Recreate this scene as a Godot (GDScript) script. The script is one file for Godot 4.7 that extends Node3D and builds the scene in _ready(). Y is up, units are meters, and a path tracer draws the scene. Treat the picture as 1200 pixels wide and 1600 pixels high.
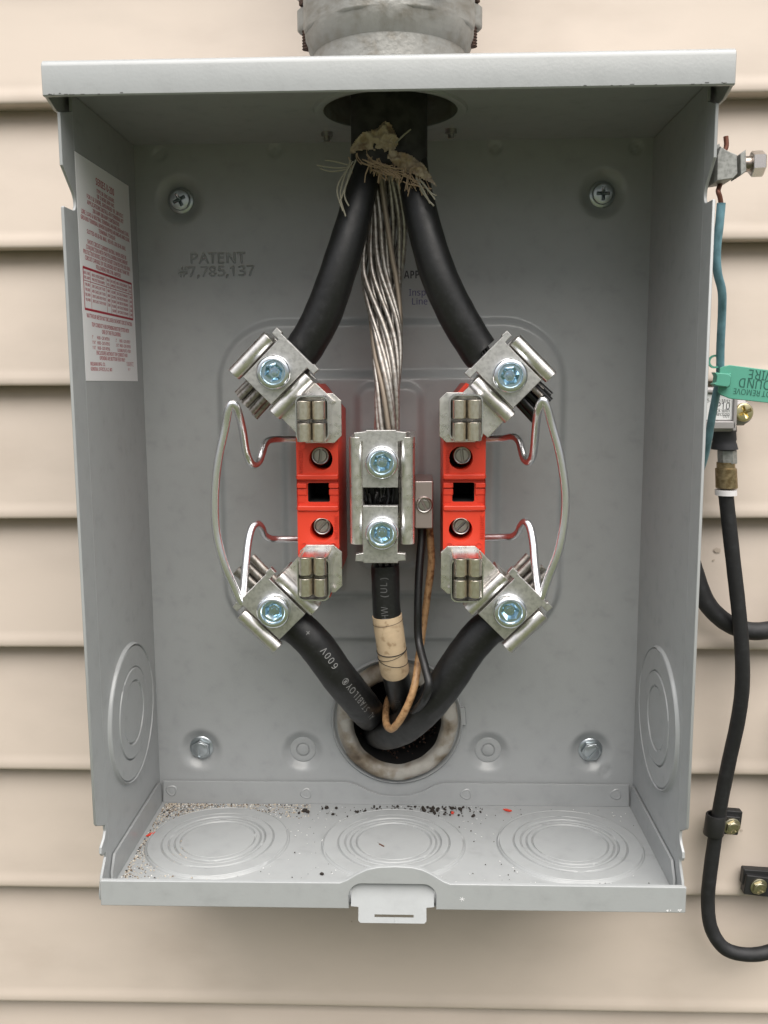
extends Node3D
# All lengths in the builders are millimetres: x right, y up from the floor of the meter box, z out of its back panel.

func V(x, y, z) -> Vector3: return Vector3(x, y, z)

# ---------------------------------------------------------------- mesh builder
class MB:
	var v := PackedVector3Array()
	var n := PackedVector3Array()
	var c := PackedColorArray()
	var xf := Transform3D.IDENTITY
	var col := Color(0, 0, 0, 0)
	func tri(p, q, r, a, b, d):
		var P = xf * p; var Q = xf * q; var R = xf * r
		var bi = xf.basis
		var A = (bi * a).normalized(); var B = (bi * b).normalized(); var D = (bi * d).normalized()
		var k = (Q - P).cross(R - P)
		if k.length_squared() < 1e-14: return
		if k.dot(A + B + D) > 0:
			v.append_array([P, R, Q]); n.append_array([A, D, B])
		else:
			v.append_array([P, Q, R]); n.append_array([A, B, D])
		if col.a > 0: c.append_array([col, col, col])
	func quad(p, q, r, s, a, b, d, e):
		tri(p, q, r, a, b, d); tri(p, r, s, a, d, e)
	func flat(p, q, r, s, nn): quad(p, q, r, s, nn, nn, nn, nn)
	# box with rounded-looking chamfers
	func rbox(ctr: Vector3, size: Vector3, r := 0.3, bas := Basis.IDENTITY):
		var keep = xf
		xf = xf * Transform3D(bas, ctr)
		var h = size * 0.5
		r = min(r, min(h.x, min(h.y, h.z)) * 0.98)
		var ax = [Vector3.RIGHT, Vector3.UP, Vector3.BACK]
		for i in 3:
			var j = (i + 1) % 3; var k = (i + 2) % 3
			for s in [-1.0, 1.0]:
				var nn = ax[i] * s
				var pp = []
				for t in [[-1, -1], [1, -1], [1, 1], [-1, 1]]:
					pp.append(nn * h[i] + ax[j] * (t[0] * (h[j] - r)) + ax[k] * (t[1] * (h[k] - r)))
				flat(pp[0], pp[1], pp[2], pp[3], nn)
				for t in [-1.0, 1.0]:
					var mm = ax[j] * t
					var a1 = nn * h[i] + mm * (h[j] - r); var b1 = nn * (h[i] - r) + mm * h[j]
					var u = ax[k] * (h[k] - r)
					quad(a1 - u, a1 + u, b1 + u, b1 - u, nn, nn, mm, mm)
		for a in [-1.0, 1.0]:
			for b in [-1.0, 1.0]:
				for d in [-1.0, 1.0]:
					var q = Vector3(a, b, d)
					var e = Vector3(a * (h.x - r), b * (h.y - r), d * (h.z - r))
					tri(e + Vector3(a * r, 0, 0), e + Vector3(0, b * r, 0), e + Vector3(0, 0, d * r), Vector3(a, 0, 0), Vector3(0, b, 0), Vector3(0, 0, d))
		xf = keep
	# outline in local xy, from z0 to z1, with an inset bevel on both rims; sides smooth where the outline turns gently
	func extr(poly: Array, z0: float, z1: float, bev := 0.25, caps := true):
		var m = poly.size()
		var area = 0.0
		for i in m: area += poly[i].cross(poly[(i + 1) % m])
		var P = poly.duplicate()
		if area < 0: P.reverse()
		var en = []
		for i in m:
			var d = (P[(i + 1) % m] - P[i]).normalized()
			en.append(Vector2(d.y, -d.x))
		var ins = []
		for i in m:
			var a = en[(i + m - 1) % m]; var b = en[i]
			var q = a + b
			var ql = max(q.length_squared(), 0.3)
			ins.append(P[i] - q * (2.0 * bev / ql))
		var up = Vector3.BACK
		for i in m:
			var j = (i + 1) % m
			var e0 = en[(i + m - 1) % m]; var e1 = en[i]; var e2 = en[j]
			var na = (e0 + e1).normalized() if e0.dot(e1) > 0.75 else e1
			var nb = (e1 + e2).normalized() if e1.dot(e2) > 0.75 else e1
			var A = Vector3(na.x, na.y, 0); var B = Vector3(nb.x, nb.y, 0)
			var p0 = Vector3(P[i].x, P[i].y, z0 + bev); var p1 = Vector3(P[j].x, P[j].y, z0 + bev)
			var q0 = Vector3(P[i].x, P[i].y, z1 - bev); var q1 = Vector3(P[j].x, P[j].y, z1 - bev)
			quad(p0, p1, q1, q0, A, B, B, A)
			if bev > 0:
				var t0 = Vector3(ins[i].x, ins[i].y, z1); var t1 = Vector3(ins[j].x, ins[j].y, z1)
				quad(q0, q1, t1, t0, A, B, up, up)
				var u0 = Vector3(ins[i].x, ins[i].y, z0); var u1 = Vector3(ins[j].x, ins[j].y, z0)
				quad(p0, p1, u1, u0, A, B, -up, -up)
		if caps:
			var pk = PackedVector2Array(ins)
			var ix = Geometry2D.triangulate_polygon(pk)
			if ix.is_empty(): print("no caps: ", poly)
			for t in range(0, ix.size(), 3):
				for s in [[z0, -up], [z1, up]]:
					var w = []
					for k in 3: w.append(Vector3(pk[ix[t + k]].x, pk[ix[t + k]].y, s[0]))
					tri(w[0], w[1], w[2], s[1], s[1], s[1])
	# profile of (radius, height) turned round the local z axis; sharp corners stay sharp
	func lathe(prof: Array, seg := 40, wob = null):
		var sn = []
		for i in prof.size() - 1:
			var d = (prof[i + 1] - prof[i]).normalized()
			sn.append(Vector2(d.y, -d.x))
		for i in prof.size() - 1:
			var a = sn[i]; var b = sn[i]
			if i > 0 and sn[i - 1].dot(sn[i]) > 0.6: a = (sn[i - 1] + sn[i]).normalized()
			if i < sn.size() - 1 and sn[i + 1].dot(sn[i]) > 0.6: b = (sn[i + 1] + sn[i]).normalized()
			for k in seg:
				var t0 = TAU * k / seg; var t1 = TAU * (k + 1) / seg
				var w0 = 1.0; var w1 = 1.0
				if wob != null: w0 = wob.call(t0); w1 = wob.call(t1)
				var r0 = Vector3(cos(t0), sin(t0), 0); var r1 = Vector3(cos(t1), sin(t1), 0)
				var p = prof[i]; var q = prof[i + 1]
				quad(r0 * p.x * w0 + Vector3(0, 0, p.y), r1 * p.x * w1 + Vector3(0, 0, p.y), r1 * q.x * w1 + Vector3(0, 0, q.y), r0 * q.x * w0 + Vector3(0, 0, q.y),
					r0 * a.x + Vector3(0, 0, a.y), r1 * a.x + Vector3(0, 0, a.y), r1 * b.x + Vector3(0, 0, b.y), r0 * b.x + Vector3(0, 0, b.y))
	# tube along points; rad a number or a Callable(t 0..1); flatness squashes the section along the side axis
	func tube(path: Array, rad, seg := 14, cap := true, lump := 0.0, lump_seed := 0.0):
		var m = path.size()
		var side = Vector3.ZERO
		var rings = []; var nrm = []
		for i in m:
			var tg = (path[min(i + 1, m - 1)] - path[max(i - 1, 0)]).normalized()
			if i == 0:
				side = tg.cross(Vector3(0.13, 0.21, 0.97)).normalized()
				if side.length() < 0.5: side = tg.cross(Vector3.UP).normalized()
			else: side = (side - tg * side.dot(tg)).normalized()
			var bn = tg.cross(side)
			var r = rad.call(float(i) / (m - 1)) if rad is Callable else float(rad)
			var rg = []; var nr = []
			for k in seg:
				var t = TAU * k / seg
				var d = side * cos(t) + bn * sin(t)
				var rr = r * (1.0 + lump * sin(i * 0.9 + lump_seed + 2.0 * t) * sin(i * 0.37 + lump_seed * 2.0))
				rg.append(path[i] + d * rr); nr.append(d)
			rings.append(rg); nrm.append(nr)
			if cap and (i == 0 or i == m - 1):
				var cn = -tg if i == 0 else tg
				for k in seg: tri(path[i], rg[k], rg[(k + 1) % seg], cn, cn, cn)
		for i in m - 1:
			for k in seg:
				var j = (k + 1) % seg
				quad(rings[i][k], rings[i][j], rings[i + 1][j], rings[i + 1][k], nrm[i][k], nrm[i][j], nrm[i + 1][j], nrm[i + 1][k])
	# a grid of points; hole(i, j) true leaves a cell out
	func field(nx: int, ny: int, f: Callable, face: Vector3, hole = null):
		var P = []
		for i in nx + 1:
			for j in ny + 1: P.append(f.call(float(i) / nx, float(j) / ny))
		var N = []
		for i in nx + 1:
			for j in ny + 1:
				var a = P[min(i + 1, nx) * (ny + 1) + j] - P[max(i - 1, 0) * (ny + 1) + j]
				var b = P[i * (ny + 1) + min(j + 1, ny)] - P[i * (ny + 1) + max(j - 1, 0)]
				var k = a.cross(b).normalized()
				if k.dot(face) < 0: k = -k
				if k == Vector3.ZERO: k = face
				N.append(k)
		for i in nx:
			for j in ny:
				var a = i * (ny + 1) + j; var b = a + ny + 1
				if hole != null and hole.call((P[a] + P[b + 1]) * 0.5): continue
				quad(P[a], P[b], P[b + 1], P[a + 1], N[a], N[b], N[b + 1], N[a + 1])
	# flat rectangle (local xy, at height z, facing +z) with a round hole, or any star-shaped hole rin(angle)
	func holed(x0, y0, x1, y1, cx, cy, rin: Callable, z, seg := 48, face := Vector3.BACK):
		var ang = []
		for k in seg: ang.append(TAU * k / seg)
		for q in [[x0, y0], [x1, y0], [x1, y1], [x0, y1]]: ang.append(fposmod(atan2(q[1] - cy, q[0] - cx), TAU))
		ang.sort()
		for k in ang.size():
			var pp = []
			for t in [ang[k], ang[(k + 1) % ang.size()]]:
				var d = Vector2(cos(t), sin(t))
				var s = INF
				if d.x > 1e-6: s = min(s, (x1 - cx) / d.x)
				if d.x < -1e-6: s = min(s, (x0 - cx) / d.x)
				if d.y > 1e-6: s = min(s, (y1 - cy) / d.y)
				if d.y < -1e-6: s = min(s, (y0 - cy) / d.y)
				var r = rin.call(t)
				pp.append(Vector3(cx + d.x * r, cy + d.y * r, z)); pp.append(Vector3(cx + d.x * s, cy + d.y * s, z))
			flat(pp[0], pp[1], pp[3], pp[2], face)
	# screw head: rim of radius R rising to h, and a recess of star-shaped outline rin(angle), depth deep
	func socket(R: float, h: float, rin: Callable, deep: float, dome := 0.4, cone := 0.0, seg := 96):
		var b = min(0.6, h * 0.4)
		for k in seg:
			var t0 = TAU * k / seg; var t1 = TAU * (k + 1) / seg
			var d0 = Vector3(cos(t0), sin(t0), 0); var d1 = Vector3(cos(t1), sin(t1), 0)
			var z = Vector3.BACK
			quad(d0 * R, d1 * R, d1 * R + z * (h - b), d0 * R + z * (h - b), d0, d1, d1, d0)
			quad(d0 * R + z * (h - b), d1 * R + z * (h - b), d1 * (R - b) + z * h, d0 * (R - b) + z * h, d0, d1, (z + d1 * 0.2), (z + d0 * 0.2))
			var r0 = min(rin.call(t0), R - b - 0.05); var r1 = min(rin.call(t1), R - b - 0.05)
			var top = h + dome
			quad(d0 * (R - b) + z * h, d1 * (R - b) + z * h, d1 * r1 + z * top, d0 * r0 + z * top, (z + d0 * 0.2), (z + d1 * 0.2), z, z)
			var wa = (d1 * r1 - d0 * r0).cross(z).normalized()
			if wa.dot(d0) > 0: wa = -wa
			flat(d0 * r0 + z * top, d1 * r1 + z * top, d1 * r1 * 0.94 + z * (top - deep), d0 * r0 * 0.94 + z * (top - deep), wa)
			var cz = z * (top - deep - cone)
			var cn = (d0 * r0 * 0.94 + z * (top - deep) - cz).cross(d1 * r1 * 0.94 + z * (top - deep) - cz).normalized()
			if cn.z < 0: cn = -cn
			if cn == Vector3.ZERO: cn = z
			tri(d0 * r0 * 0.94 + z * (top - deep), d1 * r1 * 0.94 + z * (top - deep), cz, cn, cn, cn)
	func letters(s: String, high: float, at: Transform3D, deep := 0.0, squeeze := 1.0, align := 0, font := "Droid Sans", weight := 400, width := 0.0):
		var f := SystemFont.new(); f.font_names = PackedStringArray([font]); f.font_weight = weight
		var tm := TextMesh.new(); tm.text = s; tm.font = f; tm.font_size = 24
		tm.pixel_size = high / (24.0 * 0.714); tm.depth = deep
		var bb = tm.get_aabb()
		if width > 0: squeeze = width / bb.size.x
		var off = 0.0
		if align < 0: off = -bb.position.x
		elif align > 0: off = -bb.end.x
		var keep = xf
		xf = xf * at * Transform3D(Basis.from_scale(Vector3(squeeze, 1, 1)), Vector3(off * squeeze, 0, 0))
		for su in tm.get_surface_count():
			var a = tm.surface_get_arrays(su)
			var ix = a[Mesh.ARRAY_INDEX]
			for t in range(0, ix.size(), 3):
				tri(a[0][ix[t]], a[0][ix[t + 1]], a[0][ix[t + 2]], a[1][ix[t]], a[1][ix[t + 1]], a[1][ix[t + 2]])
		xf = keep
	func mesh(off: Vector3, mat: Material) -> ArrayMesh:
		var a = []; a.resize(Mesh.ARRAY_MAX)
		var w = PackedVector3Array(); w.resize(v.size())
		for i in v.size(): w[i] = (v[i] - off) * 0.001
		a[Mesh.ARRAY_VERTEX] = w; a[Mesh.ARRAY_NORMAL] = n
		if c.size() == v.size(): a[Mesh.ARRAY_COLOR] = c
		var am := ArrayMesh.new(); am.add_surface_from_arrays(Mesh.PRIMITIVE_TRIANGLES, a)
		am.surface_set_material(0, mat)
		return am

# ---------------------------------------------------------------- scene helpers
var used := {}
var origin := {}
var rng := RandomNumberGenerator.new()

func numbered(called: String, parent: Node) -> String:
	var k = str(parent.get_instance_id()) + called
	used[k] = used.get(k, -1) + 1
	return called if used[k] == 0 else "%s_%03d" % [called, used[k]]

func thing(called, label, category, at: Vector3, group := "") -> Node3D:
	var o := Node3D.new(); o.name = numbered(called, self); add_child(o, true)
	o.position = at * 0.001; origin[o] = at
	o.set_meta("label", label); o.set_meta("category", category)
	if group: o.set_meta("group", group)
	return o

# one named mesh: a part of parent; the builder's points are absolute millimetres
func part(called, b: MB, mat: Material, parent: Node, label := "") -> MeshInstance3D:
	var o := MeshInstance3D.new(); o.name = numbered(called, parent)
	o.mesh = b.mesh(origin[parent], mat)
	parent.add_child(o, true)
	origin[o] = origin[parent]
	if label: o.set_meta("label", label)
	return o

func single(called, b: MB, mat: Material, label, category, at: Vector3, group := "") -> MeshInstance3D:
	var o := MeshInstance3D.new(); o.name = numbered(called, self); add_child(o, true)
	o.position = at * 0.001; origin[o] = at
	o.mesh = b.mesh(at, mat)
	o.set_meta("label", label); o.set_meta("category", category)
	if group: o.set_meta("group", group)
	return o

func spline(p: Array, per := 8) -> Array:
	var out = []
	for i in p.size() - 1:
		var a = p[max(i - 1, 0)]; var b = p[i]; var d = p[i + 1]; var e = p[min(i + 2, p.size() - 1)]
		for k in per: out.append(b.cubic_interpolate(d, a, e, float(k) / per))
	out.append(p[-1])
	return out

func ring(r0: float) -> Callable: return func(_t): return r0
func hexagon(r0: float, turn := 0.0) -> Callable:
	return func(t): return r0 * cos(PI / 6) / cos(fposmod(t + turn, PI / 3) - PI / 6)
func box_hole(hx: float, hy: float) -> Callable:
	return func(t): return min(hx / max(abs(cos(t)), 1e-4), hy / max(abs(sin(t)), 1e-4))
func slot(w: float, turn := 0.0) -> Callable:
	return func(t): return w / max(abs(sin(t - turn)), 1e-3)
func cross_hole(w: float, far: float, turn := 0.0) -> Callable:
	return func(t):
		var a = fposmod(t - turn + PI / 4, PI / 2) - PI / 4
		return max(w * 1.25, min(far, w / max(abs(sin(a)), 1e-3)))
func torx(r0: float) -> Callable: return func(t): return r0 * (1.0 + 0.13 * cos(6 * t))
func turned(at: Vector3, towards: Vector3, spin := 0.0) -> Transform3D:
	var z = towards.normalized()
	var x = Vector3.UP.cross(z)
	if x.length() < 0.1: x = Vector3.RIGHT
	x = x.normalized()
	return Transform3D(Basis(x, z.cross(x), z).rotated(z, spin), at)
func mb(xf := Transform3D.IDENTITY) -> MB:
	var b := MB.new(); b.xf = xf
	return b
func smooth01(a: float, b: float, x: float) -> float:
	var t = clampf((x - a) / (b - a), 0, 1)
	return t * t * (3 - 2 * t)

# ---------------------------------------------------------------- materials
var M := {}
func lin(r, g, b) -> Color: return Color(r, g, b).linear_to_srgb()
func noise_tex(freq: float, bump := 0.0, ramp: Array = [], kind := FastNoiseLite.TYPE_SIMPLEX_SMOOTH, seed_ := 1, size := 512, octaves := 4) -> NoiseTexture2D:
	var f := FastNoiseLite.new(); f.noise_type = kind; f.frequency = freq; f.seed = seed_; f.fractal_octaves = octaves
	var t := NoiseTexture2D.new(); t.width = size; t.height = size; t.seamless = true; t.noise = f
	if bump > 0: t.as_normal_map = true; t.bump_strength = bump
	if ramp.size():
		var g := Gradient.new(); g.offsets = PackedFloat32Array(ramp[0]); g.colors = PackedColorArray(ramp[1]); t.color_ramp = g
	return t
func mat(key, color: Color, rough := 0.5, metal := 0.0) -> StandardMaterial3D:
	var m := StandardMaterial3D.new(); m.albedo_color = color; m.roughness = rough; m.metallic = metal
	m.resource_name = key
	M[key] = m
	return m
func tri_map(m: StandardMaterial3D, tiles_per_metre, world := true):
	m.uv1_triplanar = true; m.uv1_world_triplanar = world
	m.uv1_scale = tiles_per_metre if tiles_per_metre is Vector3 else Vector3.ONE * float(tiles_per_metre)
func grey(a: float) -> Color: return Color(a, a, a)

func make_materials():
	var m = mat("enclosure_paint", lin(0.345, 0.357, 0.36), 0.27)
	m.albedo_texture = noise_tex(0.012, 0, [[0.0, 0.3, 0.55, 1.0], [grey(0.955), grey(0.99), grey(1.0), grey(1.0)]], FastNoiseLite.TYPE_SIMPLEX_SMOOTH, 4, 512, 5)
	m.normal_enabled = true; m.normal_texture = noise_tex(0.09, 1.2, [], FastNoiseLite.TYPE_SIMPLEX_SMOOTH, 7, 512, 2); m.normal_scale = 0.10
	tri_map(m, 11.0)
	m = mat("vinyl", lin(0.548, 0.47, 0.402), 0.55)
	m.albedo_texture = noise_tex(0.006, 0, [[0.0, 0.35, 0.6, 1.0], [Color(0.94, 0.935, 0.93), grey(0.98), grey(1.0), grey(1.0)]], FastNoiseLite.TYPE_SIMPLEX_SMOOTH, 9, 1024, 6)
	m.normal_enabled = true; m.normal_texture = noise_tex(0.02, 1.5, [], FastNoiseLite.TYPE_SIMPLEX_SMOOTH, 17, 512, 4); m.normal_scale = 0.12
	tri_map(m, Vector3(1.6, 3.2, 1.6))
	m = mat("black_insulation", lin(0.019, 0.0195, 0.0205), 0.5)
	m.normal_enabled = true; m.normal_texture = noise_tex(0.03, 2.0, [], FastNoiseLite.TYPE_SIMPLEX_SMOOTH, 3, 256, 4); m.normal_scale = 0.2
	m.roughness_texture = noise_tex(0.02, 0, [[0.2, 0.8], [grey(0.75), grey(1.0)]], FastNoiseLite.TYPE_SIMPLEX_SMOOTH, 5, 256, 4)
	tri_map(m, 25.0)
	m.albedo_texture = noise_tex(0.03, 0, [[0.0, 0.62, 0.72, 0.9], [grey(0.62), grey(0.7), grey(0.82), grey(1.0)]], FastNoiseLite.TYPE_SIMPLEX_SMOOTH, 91, 512, 7)
	m = mat("weathered_jacket", lin(0.05, 0.048, 0.045), 0.75)
	m.albedo_texture = noise_tex(0.02, 0, [[0.2, 0.6, 0.75], [grey(0.6), grey(0.9), grey(1.0)]], FastNoiseLite.TYPE_SIMPLEX_SMOOTH, 21, 256, 5)
	tri_map(m, 20.0)
	m = mat("coax_jacket", lin(0.017, 0.0175, 0.02), 0.62)
	m.albedo_texture = noise_tex(0.02, 0, [[0.3, 0.68, 0.8], [grey(0.7), grey(0.85), grey(1.0)]], FastNoiseLite.TYPE_SIMPLEX_SMOOTH, 23, 256, 5)
	tri_map(m, 30.0)
	m = mat("aluminum", lin(0.86, 0.83, 0.79), 0.38, 1.0)
	m.roughness_texture = noise_tex(0.02, 0, [[0.25, 0.75], [grey(0.7), grey(1.0)]], FastNoiseLite.TYPE_SIMPLEX_SMOOTH, 31, 256, 5)
	m.normal_enabled = true; m.normal_texture = noise_tex(0.08, 2.0, [], FastNoiseLite.TYPE_SIMPLEX_SMOOTH, 33, 256, 3); m.normal_scale = 0.12
	m.albedo_texture = noise_tex(0.025, 0, [[0.2, 0.5, 0.8], [grey(0.93), grey(0.98), grey(1)]], FastNoiseLite.TYPE_SIMPLEX_SMOOTH, 35, 256, 5)
	tri_map(m, Vector3(40, 40, 40))
	m = mat("brushed_plate", lin(0.70, 0.685, 0.67), 0.38, 1.0)
	m.normal_enabled = true; m.normal_texture = noise_tex(0.08, 2.5, [], FastNoiseLite.TYPE_SIMPLEX_SMOOTH, 43, 256, 3); m.normal_scale = 0.22
	m.albedo_texture = noise_tex(0.03, 0, [[0.2, 0.5, 0.8], [grey(0.9), grey(0.97), grey(1)]], FastNoiseLite.TYPE_SIMPLEX_SMOOTH, 45, 256, 5)
	tri_map(m, Vector3(45, 45, 45))
	m = mat("zinc", lin(0.78, 0.82, 0.85), 0.22, 1.0)
	m = mat("old_zinc", lin(0.50, 0.54, 0.56), 0.3, 1.0)
	m = mat("blue_zinc", lin(0.56, 0.72, 0.82), 0.16, 1.0)
	m = mat("nickel", lin(0.78, 0.73, 0.64), 0.26, 0.95)
	m.albedo_texture = noise_tex(0.03, 0, [[0.25, 0.55, 0.8], [Color(0.9, 0.88, 0.84), grey(0.97), grey(1)]], FastNoiseLite.TYPE_SIMPLEX_SMOOTH, 47, 256, 5)
	tri_map(m, Vector3(60, 60, 60))
	m = mat("spring_steel", lin(0.70, 0.70, 0.71), 0.24, 1.0)
	m = mat("bail_wire", lin(0.86, 0.86, 0.88), 0.24, 0.95)
	m = mat("strand", lin(0.45, 0.425, 0.395), 0.45, 0.85)
	m.albedo_texture = noise_tex(0.03, 0, [[0.25, 0.5, 0.75], [Color(0.78, 0.75, 0.72), grey(0.95), grey(1)]], FastNoiseLite.TYPE_SIMPLEX_SMOOTH, 51, 256, 5)
	tri_map(m, 40.0)
	m = mat("rusty_strand", lin(0.30, 0.25, 0.20), 0.6, 0.6)
	m = mat("dirty_strand", lin(0.10, 0.095, 0.085), 0.55, 1.0)
	m = mat("black_strand", lin(0.02, 0.02, 0.02), 0.3, 0.4)
	m = mat("dark_screw", lin(0.44, 0.42, 0.40), 0.3, 1.0)
	m = mat("red_plastic", lin(0.64, 0.046, 0.02), 0.38)
	m.normal_enabled = true; m.normal_texture = noise_tex(0.05, 1.5, [], FastNoiseLite.TYPE_SIMPLEX_SMOOTH, 55, 256, 3); m.normal_scale = 0.08
	tri_map(m, 30.0)
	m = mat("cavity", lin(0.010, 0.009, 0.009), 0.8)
	m = mat("pink_aluminum", lin(0.55, 0.47, 0.45), 0.42, 1.0)
	m = mat("sticker_white", lin(0.85, 0.85, 0.86), 0.35)
	m = mat("red_ink", lin(0.40, 0.012, 0.035), 0.5)
	m = mat("purple_ink", lin(0.06, 0.05, 0.16), 0.6)
	m = mat("stamp_ink", lin(0.05, 0.05, 0.06), 0.6)
	m = mat("print_ink", lin(0.24, 0.24, 0.24), 0.6)
	m = mat("faint_ink", lin(0.10, 0.10, 0.102), 0.6)
	m = mat("masking_tape", lin(0.58, 0.44, 0.29), 0.65)
	m.albedo_texture = noise_tex(0.02, 0, [[0.15, 0.35, 0.7], [Color(0.7, 0.64, 0.58), grey(0.95), grey(1)]], FastNoiseLite.TYPE_SIMPLEX_SMOOTH, 61, 256, 5)
	tri_map(m, 25.0)
	m = mat("tan_insulation", lin(0.46, 0.27, 0.13), 0.5)
	m.albedo_texture = noise_tex(0.03, 0, [[0.2, 0.45, 0.7], [Color(0.6, 0.5, 0.42), grey(0.9), grey(1)]], FastNoiseLite.TYPE_SIMPLEX_SMOOTH, 63, 256, 5)
	tri_map(m, 30.0)
	m = mat("torn_tape", lin(0.50, 0.41, 0.30), 0.5)
	m.albedo_texture = noise_tex(0.04, 0, [[0.2, 0.5, 0.75], [Color(0.72, 0.64, 0.55), grey(0.9), grey(1)]], FastNoiseLite.TYPE_SIMPLEX_SMOOTH, 65, 256, 5)
	tri_map(m, 9.0)
	m = mat("fibre", lin(0.36, 0.26, 0.17), 0.8)
	m = mat("grey_fibre", lin(0.30, 0.28, 0.22), 0.8)
	m = mat("cast_metal", lin(0.33, 0.325, 0.305), 0.55, 0.3)
	m.albedo_texture = noise_tex(0.02, 0, [[0.2, 0.5, 0.75], [Color(0.85, 0.83, 0.8), grey(0.95), grey(1)]], FastNoiseLite.TYPE_SIMPLEX_SMOOTH, 67, 256, 5)
	m.normal_enabled = true; m.normal_texture = noise_tex(0.06, 3.0, [], FastNoiseLite.TYPE_SIMPLEX_SMOOTH, 69, 256, 4); m.normal_scale = 0.35
	tri_map(m, 18.0)
	m = mat("rust", lin(0.09, 0.045, 0.03), 0.8)
	m.albedo_texture = noise_tex(0.05, 0, [[0.2, 0.5, 0.8], [Color(0.4, 0.35, 0.3), grey(0.8), grey(1)]], FastNoiseLite.TYPE_SIMPLEX_SMOOTH, 71, 256, 4)
	tri_map(m, 60.0)
	m = mat("dirty_bushing", lin(0.44, 0.42, 0.38), 0.55)
	m.albedo_texture = noise_tex(0.005, 0, [[0.2, 0.42, 0.62, 0.8], [Color(0.42, 0.36, 0.30), Color(0.72, 0.67, 0.6), grey(0.92), grey(1)]], FastNoiseLite.TYPE_SIMPLEX_SMOOTH, 73, 512, 7)
	tri_map(m, 14.0)
	m = mat("copper", lin(0.20, 0.085, 0.06), 0.5, 0.7)
	m = mat("teal_insulation", lin(0.15, 0.30, 0.36), 0.55)
	m.albedo_texture = noise_tex(0.02, 0, [[0.2, 0.5, 0.75], [Color(0.62, 0.68, 0.68), grey(0.9), Color(1, 1, 1)]], FastNoiseLite.TYPE_SIMPLEX_SMOOTH, 75, 256, 5)
	tri_map(m, 20.0)
	m = mat("tag_green", lin(0.095, 0.34, 0.25), 0.45)
	m = mat("tag_ink", lin(0.02, 0.10, 0.075), 0.5)
	m = mat("galvanized", lin(0.33, 0.335, 0.32), 0.6, 0.35)
	m.albedo_texture = noise_tex(0.03, 0, [[0.2, 0.5, 0.75], [grey(0.82), grey(0.95), grey(1)]], FastNoiseLite.TYPE_SIMPLEX_SMOOTH, 77, 256, 5)
	tri_map(m, 40.0)
	m = mat("bright_steel", lin(0.62, 0.58, 0.55), 0.25, 1.0)
	m = mat("block_grey", lin(0.36, 0.34, 0.34), 0.5, 0.3)
	m = mat("label_white", lin(0.75, 0.75, 0.76), 0.5)
	m = mat("label_ink", lin(0.03, 0.03, 0.035), 0.5)
	m = mat("brass_plate", lin(0.66, 0.58, 0.34), 0.28, 1.0)
	m = mat("dull_brass", lin(0.50, 0.46, 0.34), 0.35, 1.0)
	m = mat("old_brass", lin(0.36, 0.28, 0.16), 0.45, 0.9)
	m.albedo_texture = noise_tex(0.03, 0, [[0.2, 0.5, 0.75], [Color(0.75, 0.72, 0.68), grey(0.92), grey(1)]], FastNoiseLite.TYPE_SIMPLEX_SMOOTH, 79, 256, 5)
	tri_map(m, 40.0)
	m = mat("white_ring", lin(0.74, 0.72, 0.73), 0.5)
	m = mat("boot", lin(0.022, 0.022, 0.026), 0.7)
	m = mat("clip_black", lin(0.014, 0.014, 0.015), 0.5)
	m = mat("grit", Color.WHITE, 0.75); m.vertex_color_use_as_albedo = true
	m = mat("wood", lin(0.10, 0.045, 0.025), 0.8)
	m = mat("crumb", lin(0.022, 0.016, 0.012), 0.85)
	m = mat("scuff", lin(0.10, 0.10, 0.10), 0.6)
	m = mat("spot", lin(0.43, 0.36, 0.295), 0.6)
	m = mat("ground", lin(0.075, 0.085, 0.035), 0.95)
	m.albedo_texture = noise_tex(0.03, 0, [[0.2, 0.5, 0.8], [Color(0.55, 0.6, 0.5), grey(0.85), grey(1)]], FastNoiseLite.TYPE_SIMPLEX_SMOOTH, 81, 512, 6)
	tri_map(m, 0.4)

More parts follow.
